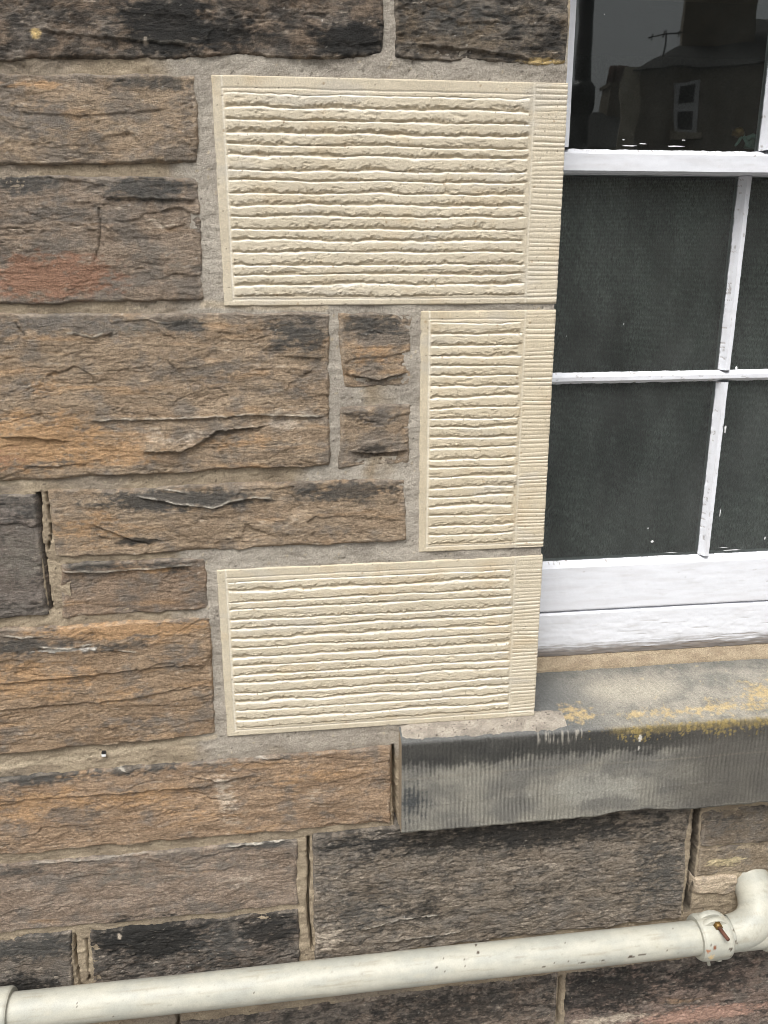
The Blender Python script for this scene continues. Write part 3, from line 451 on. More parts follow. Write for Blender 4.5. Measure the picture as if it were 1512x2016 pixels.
def mortar_patch(x0, x1, z0, z1, st, quads, holes, name='mortar'):
    nu = int((x1 - x0) / st) + 1; nv = int((z1 - z0) / st) + 1; X, Z = np.meshgrid(np.linspace(x0, x1, nu), np.linspace(z0, z1, nv))
    ins = np.full(X.shape, -9.0)
    for q in quads:
        q = np.array(q); m = (X > q[:, 0].min() - .03) & (X < q[:, 0].max() + .03) & (Z > q[:, 1].min() - .03) & (Z < q[:, 1].max() + .03)
        if m.any(): ins[m] = np.maximum(ins[m], quad_dist(q, X[m], Z[m]))
    blk = np.full(X.shape, 9.0)
    for (a, b, c, d) in BLOCKS: blk = np.minimum(blk, np.hypot(np.maximum(np.maximum(a - X, X - b), 0), np.maximum(np.maximum(c - Z, Z - d), 0)))
    new = ss(.075, .035, blk + .035 * fbm(X / .06, Z / .06, 5001, 3))
    for (cx, cz, rx, rz) in NEWBOX: new = np.maximum(new, ss(1.25, .8, np.maximum(np.abs(X - cx) / rx, np.abs(Z - cz) / rz) + .3 * fbm(X / .04, Z / .04, 5002, 3)))
    lump, lw = cells(X / .008, Z / .008, 5003); peb = ss(.45, .1, lump) * (lw > .45)
    h = .0026 + .0014 * new + .0030 * fbm(X / .05, Z / .03, 5004, 3) + .0013 * fbm(X / .010, Z / .008, 5005, 3, .6) + .0009 * fbm(X / .0035, Z / .0035, 5006, 2) + .0010 * peb * (1 - new) + .0003 * peb * new + .0011 * (1 - new) * fbm(X / .02, Z / .004, 5020, 3)
    pit, pw = cells(X / .013, Z / .013, 5007); h = h - .0022 * ss(.15, .06, pit) * (pw > .86)
    dk = np.zeros(X.shape)
    for P, wdt in CRACKS:
        P = np.array(P); m = (X > P[:, 0].min() - .03) & (X < P[:, 0].max() + .03) & (Z > P[:, 1].min() - .03) & (Z < P[:, 1].max() + .03)
        if m.any():
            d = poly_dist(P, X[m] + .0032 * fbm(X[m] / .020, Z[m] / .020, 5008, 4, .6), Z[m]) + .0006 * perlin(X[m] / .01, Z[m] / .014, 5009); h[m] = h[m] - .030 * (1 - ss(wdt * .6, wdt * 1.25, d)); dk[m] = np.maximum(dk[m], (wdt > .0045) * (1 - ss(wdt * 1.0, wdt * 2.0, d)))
    C = mix(np.broadcast_to(lin(172, 157, 134), X.shape + (3,)) * 1.0, lin(150, 136, 116), ss(-.3, .4, fbm(X / .05, Z / .02, 5010, 4)))
    C = mix(C, lin(140, 131, 120), .6 * ss(.1, .4, fbm(X / .2, Z / .2, 5011, 3)))
    N = mix(np.broadcast_to(lin(178, 170, 157), X.shape + (3,)) * 1.0, lin(162, 154, 142), ss(-.3, .35, fbm(X / .07, Z / .05, 5012, 4)))
    N = mix(N, lin(156, 144, 128), ss(.95, .70, Z) * .4)
    C = mix(C, N, new); C = C * (1 + .16 * fbm(X / .008, Z / .006, 5013, 3, .6) + .08 * fbm(X / .003, Z / .003, 5014, 1))[..., None]
    C = mix(C, lin(60, 54, 48), .7 * ((lump < .16) & (lw > .95))); C = mix(C, lin(190, 176, 150), .7 * ((lump < .22) & (lw < .05)))
    for P_ in ([(-0.5218, 0.7933), (-0.4751, 0.7968), (-0.3170, 0.8079), (-0.1384, 0.8274)], [(-0.4564, 1.2619), (-0.3720, 1.2643)], [(-0.2616, 0.5073), (-0.0129, 0.5119)], [(-0.1103, 1.5105), (0.0601, 1.5049)]): C = mix(C, lin(206, 190, 164), .6 * ss(.007, .002, poly_dist(np.array(P_), X, Z) + .004 * fbm(X / .02, Z / .01, 5030, 3)))   # limewash runs
    C = mix(C, lin(52, 48, 44), .85 * dk)   # mortar coloured near-black along the widest open joint
    keep = ins < .013
    for (a, b, c, d) in BLOCKS: keep &= ~((X > a + .004) & (X < b + .01) & (Z > c + .004) & (Z < d - .004))
    for (a, b, c, d) in holes: keep &= ~((X > a) & (X < b) & (Z > c) & (Z < d))
    F = grid_faces(nv, nu); F = F[keep.ravel()[F].all(1)]; used = np.unique(F); remap = np.full(nv * nu, -1); remap[used] = np.arange(len(used))
    V = np.stack([X, -h, Z], -1).reshape(-1, 3)[used]
    return part(mesh_np(name, V, remap[F], M_mortar, wall, C.reshape(-1, 3)[used]))
allq = [q for q, *_ in STONES]
OPEN = (JX - .0035, 1.1125, .80, 2.03)
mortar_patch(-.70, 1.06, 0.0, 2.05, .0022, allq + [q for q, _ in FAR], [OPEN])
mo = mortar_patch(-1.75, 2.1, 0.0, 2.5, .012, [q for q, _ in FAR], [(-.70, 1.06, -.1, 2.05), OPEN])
# the wall's core and the reveals of the opening
box('wall_core', -1.75, JX - .0005, .095, .42, 0, 2.5, M_mortar, wall); box('wall_core', 1.1175, 2.1, .095, .42, 0, 2.5, M_mortar, wall)
box('wall_core', JX, 1.117, .13, .42, 0, .79, M_mortar, wall); box('wall_core', JX, 1.117, .095, .42, 2.03, 2.5, M_mortar, wall)
for o in wall.children:
    if o.name.startswith('wall_core'):
        part(o); me = o.data; a = me.attributes.new('Col', 'FLOAT_COLOR', 'POINT'); a.data.foreach_set('color', np.tile([.22, .19, .15, 1], len(me.vertices)))

# ------------------------------------------------------------------ the stone sill
def sill():
    x0, x1 = .1672, 1.40; nu = int((x1 - x0) / .0018)
    # profile (y, z) from the back of the top slope over the front arris and under
    prof = [(.125, .8535), (-.030, .8130), (-.0355, .8105), (-.038, .8062), (-.0385, .800), (-.038, .640), (-.035, .636), (.03, .634)]
    pts = []; kind = []
    for (a, b), n in zip(zip(prof[:-1], prof[1:]), (84, 5, 4, 5, 96, 4, 10)):
        for k in range(n): f = k / n; pts.append((a[0] + (b[0] - a[0]) * f, a[1] + (b[1] - a[1]) * f))
    pts.append(prof[-1]); pts = np.array(pts)[::-1]; nv = len(pts)
    tg = np.gradient(pts, axis=0); tg /= np.linalg.norm(tg, axis=1)[:, None]; nm = np.stack([-tg[:, 1], tg[:, 0]], 1)
    arc = np.concatenate([[0], np.cumsum(np.hypot(*np.diff(pts, axis=0).T))])
    xs = np.linspace(x0, x1, nu); X, A = np.meshgrid(xs, arc); Yb = np.repeat(pts[:, :1], nu, 1); Zb = np.repeat(pts[:, 1:], nu, 1)
    front = ss(-.030, -.037, Yb) * ss(.634, .645, Zb); top = ss(.806, .812, Zb)
    skew = X + .02 * (Zb - .72) + .0025 * fbm(X / .06, Zb / .05, 71, 2); ph = skew / .0072; f = ph - np.floor(ph); kk = np.floor(ph)
    amp = np.clip(.6 + .7 * perlin(kk * .31, Zb / .05, 72), .1, 1.2) * (.60 + .60 * ss(.62, .8, X) + .45 * ss(.70, .64, Zb) * ss(.6, .3, X) + .4 * ss(.16, .3, X) * ss(.5, .4, X))
    amp = np.clip(amp, 0, 1.3); tool = front * .0024 * amp * (np.abs(f - .5) * 2) ** 1.5
    dtop = top * (.0007 * fbm((X + Yb * .6) / .004, (Yb - X * .1) / .03, 73, 2) + .0014 * fbm(X / .06, Yb / .05, 74, 3))
    rough = .0006 * fbm(X / .006, A / .006, 75, 3) + .0014 * fbm(X / .09, A / .05, 76, 3)
    bed = front * .0004 * np.exp(-((Zb - .742 - .004 * fbm(X / .3, 0 * X, 77, 2)) / .0012) ** 2) + front * .0007 * np.exp(-((Zb - .690 - .004 * fbm(X / .25, 0 * X + 3, 78, 2)) / .001) ** 2)
    D = rough + dtop - tool + bed
    arr = np.exp(-((A - arc[np.argmin(np.abs(pts[:, 1] - .806))]) / .009) ** 2); D = D - arr * .0035 * ss(.0, .5, fbm(X / .03, 0 * X, 79, 4, .6))
    Y = Yb + nm[:, :1] * D; Z = Zb + nm[:, 1:] * D
    low = ss(.66, .634, Zb); Z = Z + low * (.004 * fbm(X / .05, 0 * X, 80, 4, .6) + .008 * ss(.50, .56, X) * ss(.68, .58, X))
    C = mix(np.broadcast_to(lin(138, 135, 125), X.shape + (3,)) * 1.0, lin(114, 112, 106), ss(-.3, .3, fbm(X / .08, A / .05, 81, 4)))
    C = C * (1 + .62 * (.5 - np.abs(f - .5) * 1.0 - .25)[..., None] * 2 * front[..., None] * amp[..., None])
    n1 = fbm(X / .05, A / .035, 82, 6, .68) + front * .35 * (np.abs(f - .5) * 2 - .5); n2 = fbm(X / .014, A / .012, 83, 4, .7) + front * .30 * (np.abs(f - .5) * 2 - .5)
    sootf = front * ss(.25, .75, ss(.730, .795, Zb + .026 * n1 + .012 * n2) * (1 - .15 * ss(.5, .7, X)) + .0); C = mix(C, lin(50, 50, 49), .85 * sootf)
    C = mix(C, lin(90, 87, 81), .8 * front * ss(.58, .72, X + .05 * n1))                                   # right half of the front toned darker
    C = mix(C, lin(158, 156, 146), .75 * front * ss(.55, .85, np.exp(-((X - .50) / .15) ** 2 - ((Zb - .695) / .042) ** 2) * .9 + .45 * n1 + .25 * n2))  # pale rubbed patch
    C = mix(C, lin(62, 66, 68), .8 * front * ss(.5, .8, np.exp(-((X - .185) / .04) ** 2 - ((Zb - .70) / .06) ** 2) * .75 + .55 * n1 + .35 * n2))
    C = mix(C, lin(140, 132, 114), .3 * front * np.exp(-((Zb - .7435 - .004 * fbm(X / .3, 0 * X, 77, 2)) / .0010) ** 2) * ss(-.3, .2, n2 + .2))
    # top slope
    T = mix(np.broadcast_to(lin(148, 143, 132), X.shape + (3,)) * 1.0, lin(122, 120, 113), ss(-.25, .3, n1)); T = mix(T, lin(98, 99, 98), .9 * ss(.56, .44, X + .05 * n1 + .25 * (Yb - .03)))
    T = mix(T, lin(168, 161, 146), .6 * ss(.45, .8, np.exp(-((X - .60) / .12) ** 2 - ((Yb - .05) / .045) ** 2) + .25 * n1)); T = mix(T, lin(96, 96, 92), .7 * ss(.06, .11, Yb + .02 * n1))
    T = T * (1 + .22 * fbm((X + Yb * .55) / .003, (Yb - X * .1) / .03, 88, 3, .6))[..., None]; C = mix(C, T, top)
    wx = X - .006 * 0
    lich = np.exp(-((X - .475) / .040) ** 2 - ((Yb - .005) / .030) ** 2) * 1.05 + .85 * np.exp(-((X - .60) / .07) ** 2 - ((Yb + .012) / .022) ** 2) + 1.05 * np.exp(-((X - .86) / .10) ** 2 - ((Yb - .02) / .05) ** 2) + .8 * np.exp(-((X - .72) / .08) ** 2 - ((Yb + .01) / .025) ** 2) + .5 * ss(.9, 1.1, X)
    lm = ss(.50, .95, lich * .80 + .75 * n2 + .45 * n1) * top; C = mix(C, lin(190, 166, 118), .70 * lm); C = mix(C, lin(196, 180, 146), .5 * ss(.4, .6, fbm(X / .02, A / .012, 86, 3)) * top * ss(.5, .6, X))
    wrp = .4 * fbm(X / .006, A / .006, 90, 2); sp, who = cells(X / .009 + wrp, A / .009 - wrp, 84); edge = ss(.762, .806, Zb) * front * ss(.46, .54, X) * (.35 + .75 * ss(-.25, .3, fbm(X / .05, 0 * X, 91, 3))); spots = (sp < .28 + .30 * who * edge) * (edge + .9 * n1 + .35 * n2 > .52) * (edge > .05)
    C = mix(C, lin(154, 136, 84), .62 * spots); fl = front * ss(.5, .8, ss(.785, .806, Zb) * ss(.46, .56, X) + .35 * n2); C = mix(C, lin(150, 132, 84), .35 * fl)
    lime = np.clip(ss(.25, .5, fbm(X / .006, Zb / .05, 85, 2) + .25) * ss(.788 - .0, .80, Zb + .008 * fbm(X / .005, 0 * X, 87, 1)) * (X > .395) * (X < .475) * front, 0, 1); C = mix(C, lin(176, 170, 158), .6 * lime)
    C = mix(C, WHITE, ((np.hypot((X - .578) / .003, (Zb - .789) / .007) < 1) | (np.hypot((X - .577) / .0018, (Zb - .770) / .005) < 1)) * .95 * front)
    V = np.stack([X, Y, Z], -1).reshape(-1, 3); F = grid_faces(nv, nu); CC = C.reshape(-1, 3)
    # left end cap: fan of the first column to the back
    colv = np.arange(nv) * nu; e0 = V[colv]; e0c = e0.copy(); e1 = e0.copy(); e1[:, 1] = .03; o = len(V); k = np.arange(nv - 1)
    V = np.vstack([V, e0c, e1]); CC = np.vstack([CC, np.tile(lin(150, 136, 116), (2 * nv, 1))]); F = np.vstack([F, np.stack([o + k, o + k + 1, o + nv + k + 1, o + nv + k], 1)])
    ob = part(mesh_np('window_sill', V, F, M_sill, wall, CC)); ob['label'] = 'sooty tooled stone sill with yellow lichen under the window'
sill()
# fillet of new mortar under the lowest block, spread over the sill's end
def fillet(name, x0, x1, a, b, bulge, c0, c1, seed, edge, lowz=.003, grit=.75):
    nu = int((x1 - x0) / .0018); nv = 40; u, v = np.meshgrid(np.linspace(0, 1, nu), np.linspace(0, 1, nv)); X = x0 + u * (x1 - x0)
    reach = 1 + edge * fbm(X / .035, 0 * X, seed, 4, .6); vv = v * np.where(v > 0, reach, 1)
    Y = a[0] + (b[0] - a[0]) * vv; Z = a[1] + (b[1] - a[1]) * vv + bulge * np.sin(np.clip(v, 0, 1) * math.pi) + .0012 * fbm(X / .012, v * 4, seed + 1, 3, .6) * np.sin(v * math.pi * .9 + .15) + .0006 * fbm(X / .004, v * 9, seed + 2, 2)
    Z = Z - lowz * ss(.88, 1, v)
    endf = ss(0, .02, X - x0) * ss(0, .025, x1 - X); Z = Z - .004 * (1 - endf)
    C = mix(np.broadcast_to(c0, X.shape + (3,)) * 1.0, c1, ss(-.3, .35, fbm(X / .03, v * 2, seed + 3, 4))); sp, who = cells(X / .006, v * 6, seed + 4)
    C = mix(C, lin(84, 76, 70), grit * ((sp < .22) & (who > .80)))
    C = C * (1 + .14 * fbm(X / .005, v * 8, seed + 5, 2))[..., None]
    V = np.stack([X, Y, Z], -1).reshape(-1, 3); F = grid_faces(nv, nu)[:, ::-1]
    return part(mesh_np(name, V, F, M_mortar, wall, C.reshape(-1, 3)))
fillet('mortar_fillet', .170, .452, (.004, .8295), (-.031, .8150), .0022, lin(172, 163, 150), lin(146, 138, 127), 61, .22)

fx_, fz_ = (-0.3128, 0.8104)
part(box('paper_scrap', fx_ - .0035, fx_ + .0028, -.0075, -.002, fz_ - .004, fz_ + .0005, M_white, wall)); part(box('paper_scrap', fx_ - .0030, fx_ + .0034, -.008, -.002, fz_ + .0008, fz_ + .0045, M_black, wall))
# ================================================================== THE SASH WINDOW
WX0, WX1 = JX + .002, 1.1075
win = empty('sash_window', (.755, .12, .86)); tag(win, 'white painted timber sash window with peeling paint and dark panes', 'window')
def wpart(o, parent=win):
    o.matrix_parent_inverse = (Matrix.Translation(Vector(parent.location)) if parent is win else parent.matrix_world).inverted() if parent is win else Matrix.Identity(4)
    return o
PW = lin(224, 226, 231); PW2 = lin(217, 218, 222); WOOD = lin(128, 116, 104)
def member(name, parent, axis, a, b, prof, seed, wob=.0006, step=.0022, sub=.0022, peel=None, crack=True, ragged=()):
    """timber of constant section swept along x or z. prof: (y, t) with t the coordinate across; ragged: indices of profile corners with an uneven painted edge"""
    pts = []; rg = []
    P = list(prof); n = len(P)
    for i in range(n):
        p, q = np.array(P[i]), np.array(P[(i + 1) % n]); L = np.hypot(*(q - p)); m = max(2, int(L / sub))
        for k in range(m):
            f = k / m; pts.append(p + (q - p) * f); r = 0
            for c in ragged: r = max(r, (1 - f) if c == i else (f if c == (i + 1) % n else 0))
            rg.append(r)
    pts = np.array(pts); rg = np.array(rg); nv = len(pts); nu = max(3, int((b - a) / step)); s = np.linspace(a, b, nu)
    S, K = np.meshgrid(s, np.arange(nv)); Yb = np.repeat(pts[:, :1], nu, 1); Tb = np.repeat(pts[:, 1:], nu, 1); RG = np.repeat(rg[:, None], nu, 1)
    arc = np.concatenate([[0], np.cumsum(np.hypot(*np.diff(pts, axis=0).T))])[:, None] + 0 * S
    ctr = pts.mean(0); out = np.stack([Yb - ctr[0], Tb - ctr[1]], -1); out /= np.linalg.norm(out, axis=-1)[..., None] + 1e-9
    d = wob * (fbm(S / .05, arc / .03, seed, 3) + .5 * fbm(S / .012, arc / .01, seed + 1, 2))
    jag = .0018 * fbm(S / .02, 0 * S, seed + 2, 4, .65) * RG ** 3
    C = mix(np.broadcast_to(PW, S.shape + (3,)) * 1.0, PW2, ss(-.2, .4, fbm(S / .08, arc / .01, seed + 3, 4)))
    C = mix(C, lin(176, 172, 164), .22 * ss(.2, .5, fbm(S / .05, arc / .006, seed + 9, 4, .65)))   # grime
    if crack:   # short splits in the old paint, running across the putty line
        ck = (S / .022 + 2.2 * perlin(S / .03, 0 * S, seed + 4)); wk = np.abs(ck - np.round(ck) + .9 * (arc % .05) + .10 * perlin(arc / .004, S / .05, seed + 5)); on = (RG > .45) & (perlin(np.round(ck) * .77, 0 * S + .5, seed + 6) > -.15)
        m = ss(.045, .015, wk) * on; C = mix(C, lin(150, 142, 134), .8 * m); d = d - .0005 * m
    if peel is not None:
        pk = peel(S, Yb, Tb, arc); C = mix(C, mix(np.broadcast_to(WOOD, S.shape + (3,)) * 1.0, lin(96, 88, 80), ss(-.3, .3, fbm(S / .06, arc / .003, seed + 7, 3))), pk); d = d - .0009 * pk + .0006 * pk * fbm(S / .04, arc / .0025, seed + 8, 2)
    Y = Yb + out[..., 0] * d; T = Tb + out[..., 1] * d + out[..., 1] / (np.abs(out[..., 1]) + 1e-6) * jag
    V = np.stack([S, Y, T] if axis == 'x' else [T, Y, S], -1).reshape(-1, 3); F = grid_faces(nu, nv, 0, True) if False else None
    i, j = np.meshgrid(np.arange(nv), np.arange(nu - 1), indexing='ij'); i = i.ravel(); j = j.ravel(); i2 = (i + 1) % nv
    F = np.stack([i * nu + j, i * nu + j + 1, i2 * nu + j + 1, i2 * nu + j], 1)
    if axis == 'z': F = F[:, ::-1]
    o = mesh_np(name, V, F, M_wood, parent, C.reshape(-1, 3)); sm = o.data
    sm.polygons.foreach_set('use_smooth', np.ones(len(sm.polygons), bool))
    sm.set_sharp_from_angle(angle=R(38)); return o
def sub_at(name, loc):
    return None
def keep(o):
    """parent without moving: undo the Empty's offset"""
    p = o.parent; o.matrix_parent_inverse = p.matrix_world.inverted() if p.matrix_world != Matrix.Identity(4) else Matrix.Translation(-p.location); return o
def M_(*a, **k):
    return keep(member(*a, **k))
# outer frame: timber sill (flaking), side linings, head
def peel_sill(S, Y, T, arc):
    n = fbm(S / .035, T / .006, 401, 4, .65); g = fbm(S / .10, T / .0022, 402, 3, .6)
    low = ss(.906, .880, T + .012 * n) * ss(-.35, .10, g + .35 * ss(.892, .876, T)); streak = ss(.30, .55, g + .15 * n) * .55 + 0 * S
    return np.clip(low * .85 + streak * ss(.952, .93, T) * ss(.50, .70, S), 0, 1) * (Y < .135)
tsill = M_('timber_sill', win, 'x', WX0, WX1, [(.170, .9575), (.1225, .9567), (.1195, .9535), (.1175, .882), (.1195, .8715), (.170, .868)], 41, .0010, .0018, .0016, peel_sill, False, (3, 4))
tsill['label'] = 'flaking white bottom board resting on the stone sill'
for x0, x1 in ((WX0, .4150), (1.0960, WX1)):
    M_('frame_lining', win, 'z', .9650, 2.03, [(.060, x0), (.060, x1), (.17, x1), (.17, x0)], 43, .0005, .004, .006, None, False)
M_('frame_head', win, 'x', WX0, WX1, [(.062, 2.0), (.062, 2.03), (.168, 2.03), (.168, 2.0)], 44, .0005, .004, .006, None, False)
# upper (outer) sash
us = empty('upper_sash', (0, 0, 0)); us.parent = win; us.matrix_parent_inverse = Matrix.Translation(-win.location)
def upeel(S, Y, T, arc): return ss(.32, .48, fbm(S / .02, T / .006, 410, 4, .65) + .10 * ss(1.728, 1.736, T)) * .8 * (T > 1.722)
kp = lambda o: o
GB = .0095
UX0, UX1 = .4155, 1.0955
member('meeting_rail', us, 'x', UX0, UX1, [(.0800, 1.7004), (.0800, 1.7240), (.0945, 1.7320), (.115, 1.7320), (.1155, 1.7004)], 51, .0006, .0018, .002, upeel, True, (2,))
for x0, x1 in ((UX0, .4385), (1.0725, UX1)):
    sgn = 1 if x0 < .6 else -1; a, b = (x0, x1) if sgn > 0 else (x1, x0)
    member('stile', us, 'z', 1.7325, 2.0, [(.0800, a), (.0800, b - sgn * .004), (.0940, b), (.112, b), (.112, a)], 52, .0007, .0022, .002, None, True, (2,))
member('glazing_bar', us, 'z', 1.7327, 2.0, [(.0815, .7525), (.0815, .7595), (.0945, .7662), (.110, .7640), (.110, .7480), (.0945, .7458)], 53, .0006, .003, .002, None, True, (2, 5))
for x0, x1 in ((.4375, .7470), (.7650, 1.0735)):
    box('pane', x0, x1, .0950, .0990, 1.7285, 1.998, M_glass_top, us)
# lower (inner) sash
ls = empty('lower_sash', (0, 0, 0)); ls.parent = win; ls.matrix_parent_inverse = Matrix.Translation(-win.location)
def lpeel(S, Y, T, arc): return ss(.44, .56, fbm(S / .03, T / .004, 420, 4, .65)) * .5
member('bottom_rail', ls, 'x', UX0, UX1, [(.1225, .9605), (.1215, .9625), (.1235, 1.0425), (.1390, 1.0520), (.155, 1.0520), (.155, .9605)], 54, .0006, .0018, .002, lpeel, True, (3,))
member('top_rail', ls, 'x', UX0, UX1, [(.1250, 1.7010), (.1250, 1.7310), (.155, 1.7310), (.155, 1.7010)], 55, .0006, .004, .004, None, False)
for x0, x1 in ((UX0, .4425), (1.0685, UX1)):
    sgn = 1 if x0 < .6 else -1; a, b = (x0, x1) if sgn > 0 else (x1, x0)
    member('stile', ls, 'z', 1.0523, 1.7006, [(.1250, a), (.1250, b - sgn * .007), (.1390, b), (.155, b), (.155, a)], 56, .0007, .003, .002, None, True, (2,))
def bpeel(S, Y, T, arc): return ss(.28, .48, fbm(S / .02, T / .006, 430, 4, .65)) * .55
member('glazing_bar', ls, 'x', .4428, 1.0682, [(.1265, 1.3765), (.1265, 1.3830), (.1392, 1.3895), (.153, 1.3880), (.153, 1.3725), (.1392, 1.3705)], 57, .0007, .0018, .0018, bpeel, True, (2, 5))
for z0, z1, sd in ((1.0524, 1.3698, 58), (1.3902, 1.7006, 59)):
    member('glazing_bar', ls, 'z', z0, z1, [(.1260, .7510), (.1260, .7580), (.1392, .7655), (.153, .7640), (.153, .7450), (.1392, .7432)], sd, .0007, .0018, .0018, bpeel, True, (2, 5))
for x0, x1 in ((.4415, .7445), (.7645, 1.0695)):
    for z0, z1 in ((1.0505, 1.3715), (1.3885, 1.7020)): box('pane', x0, x1, .1398, .1434, z0, z1, M_glass_low, ls)
# smears and drips of white paint left on the glass along the putty
def smear(x, z, y, rx, rz, seed, parent):
    n = 22; a = np.arange(n) * 2 * math.pi / n; r = 1 + .55 * perlin(np.cos(a) * 1.3 + seed, np.sin(a) * 1.3, seed); V = [(x, y - .0006, z)] + [(x + rx * r[k] * math.cos(a[k]), y, z + rz * r[k] * math.sin(a[k])) for k in range(n)]
    return mesh_np('paint_smear', V, [(0, 1 + k, 1 + (k + 1) % n) for k in range(n)], M_white, parent)
rg2 = random.Random(11)
for (x, z, rx, rz, up) in [(*(0.5360, 1.7376), .016, .0013, 1), (*(0.5560, 1.7407), .008, .0012, 1), (*(0.6094, 1.7379), .020, .0014, 1), (*(0.6216, 1.7467), .004, .0012, 1), (*(0.5256, 1.7460), .003, .001, 1), (*(0.4824, 1.9137), .0008, .0012, 1),
  (*(0.6533, 1.0810), .0040, .0038, 0), (*(0.6432, 1.1067), .0022, .0026, 0), (*(0.5268, 1.0476), .03, .0014, 0), (*(0.6715, 1.0527), .025, .0008, 0), (*(0.6906, 1.0577), .018, .0006, 0), (*(0.8093, 1.0573), .024, .0014, 0), (*(0.7937, 1.0630), .012, .0006, 0), (*(0.7699, 1.2851), .0022, .012, 0), (*(0.7788, 1.1302), .0014, .014, 0), (*(0.8728, 1.0774), .002, .005, 0), (*(0.5673, 1.4689), .0010, .0030, 0), (*(0.5849, 1.3865), .025, .0016, 0), (*(0.6487, 1.3863), .014, .0016, 0), (*(0.5219, 1.3851), .02, .0010, 0), (*(0.7775, 1.3919), .003, .006, 0), (*(0.4688, 1.4501), .0008, .002, 0)]:
    smear(x, z, .0944 if up else .1392, rx * .7, rz * .6, rg2.randrange(999), us if up else ls)
# brass catch on the meeting rail, seen through the upper pane
def lump(name, path, rad, mat, parent, n=20): V, F = capped(path, rad, n); return mesh_np(name, V, F, mat, parent)
cx, cz = (0.7347, 1.7535)
cat = keep(lump('sash_catch', [(cx + .016, 0.128, cz - .012), (cx + .018, 0.128, cz + .004)], [.010, .009], M_verdigris, win))
cat['label'] = 'small tarnished brass catch behind the upper pane'
lump('catch_knob', [(cx - .016, 0.120, cz + .004), (cx - .014, 0.120, cz + .0085), (cx - .010, 0.122, cz + .010), (cx - .004, 0.125, cz + .008), (cx, 0.126, cz + .004)], [.006, .0085, .0085, .0065, .004], M_brass, cat)
lump('catch_arm', [(cx - .006, 0.120, cz + .003), (cx - .011, 0.117, cz - .005), (cx - .016, 0.116, cz - .010)], [.0025, .0022, .0018], M_verdigris, cat, 10)
lump('catch_arm', [(cx - .002, 0.120, cz + .004), (cx + .004, 0.120, cz - .004), (cx + .008, 0.120, cz - .010)], [.0025, .0024, .0022], M_verdigris, cat, 10)
lump('catch_lever', [(cx + .004, 0.122, cz + .001), (cx + .014, 0.120, cz + .005), (cx + .024, 0.121, cz + .002)], [.0035, .004, .003], M_verdigris, cat, 12)
for o in cat.children: o.matrix_parent_inverse = Matrix.Identity(4)
# net behind the lower sash and the dim room
Xf, Zf = np.meshgrid(np.linspace(.418, 1.093, 160), np.linspace(.975, 1.70, 80))
Yf = .168 + .0018 * np.sin(Xf / .03 + 2 * fbm(Xf / .2, Zf / .4, 501, 2)) + .003 * fbm(Xf / .15, Zf / .3, 502, 2)
net = mesh_np('net_curtain', np.stack([Xf, Yf, Zf], -1).reshape(-1, 3), grid_faces(80, 160), M_fabric, None, None, True, (.755, .168, .965))
sol = net.modifiers.new('thickness', 'SOLIDIFY'); sol.thickness = .0012
tag(net, 'dark grey-green net hanging behind the lower panes of the window', 'curtain')
rm = empty('room', (.8, 2.0, 0)); tag(rm, kind='structure')
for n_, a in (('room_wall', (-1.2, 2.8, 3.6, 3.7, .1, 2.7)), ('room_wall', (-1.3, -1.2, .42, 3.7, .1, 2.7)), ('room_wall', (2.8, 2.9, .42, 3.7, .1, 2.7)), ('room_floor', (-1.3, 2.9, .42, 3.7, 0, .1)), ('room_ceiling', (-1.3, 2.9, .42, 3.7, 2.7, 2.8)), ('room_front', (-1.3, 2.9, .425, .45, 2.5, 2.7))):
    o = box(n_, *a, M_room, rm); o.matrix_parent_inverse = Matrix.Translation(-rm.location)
# the beige mastic fillet between timber sill and stone sill
fillet('mastic_fillet', JX + .003, 1.106, (.1225, .8725), (.104, .8490), .0020, lin(172, 156, 132), lin(156, 140, 118), 65, .10, .004, .12)

# ================================================================== THE WASTE PIPE
PR = .0292; PY = -.062
pipe_z = lambda x: .3735 + .007 * (x - .13)
pp = empty('waste_pipe', (0, PY, .37)); tag(pp, 'cream painted iron waste pipe running along the wall below the sill', 'pipe')
def ppart(o): o.matrix_parent_inverse = Matrix.Translation(-pp.location); return o
PC = lin(176, 174, 161); PC2 = lin(163, 163, 153); CHIP = lin(70, 58, 48)
def paint_pipe(V, seed, chips=(), wear=.0):
    x, y, z = V[:, 0], V[:, 1], V[:, 2]
    C = mix(np.broadcast_to(PC, (len(V), 3)) * 1.0, PC2, ss(-.3, .4, fbm(x / .08, z / .03 + y / .03, seed, 4)))
    C = mix(C, lin(176, 172, 156), .5 * ss(.2, .5, fbm(x / .05, (z - y) / .012, seed + 1, 4)))
    C = mix(C, lin(150, 144, 128), .55 * ss(.10, .45, fbm(x / .14, (z + y) / .010, seed + 5, 4, .6))); C = mix(C, lin(120, 116, 104), .35 * ss(.30, .5, fbm(x / .02, (z + y) / .006, seed + 6, 4, .6)))
    n = fbm(x / .006, (z - y) / .005, seed + 2, 3, .6); C = mix(C, CHIP, .9 * (n > .62 - wear))
    for (cx_, cz_, rx, rz, c) in chips:
        m = ss(.9, 1.15, 1.9 - np.hypot((x - cx_) / rx, (z - cz_) / rz) + .9 * n); C = mix(C, c, m * .95 * (y < PY + .012))
    return C
xs = np.linspace(-.62, .742, 640); path = np.stack([xs, 0 * xs + PY, pipe_z(xs) + .0006 * np.sin(xs * 9)], 1)
V, F = tube(path, PR + .0003 * perlin(xs / .08, 0 * xs, 700), 72)
lz = pipe_z(0) - .017
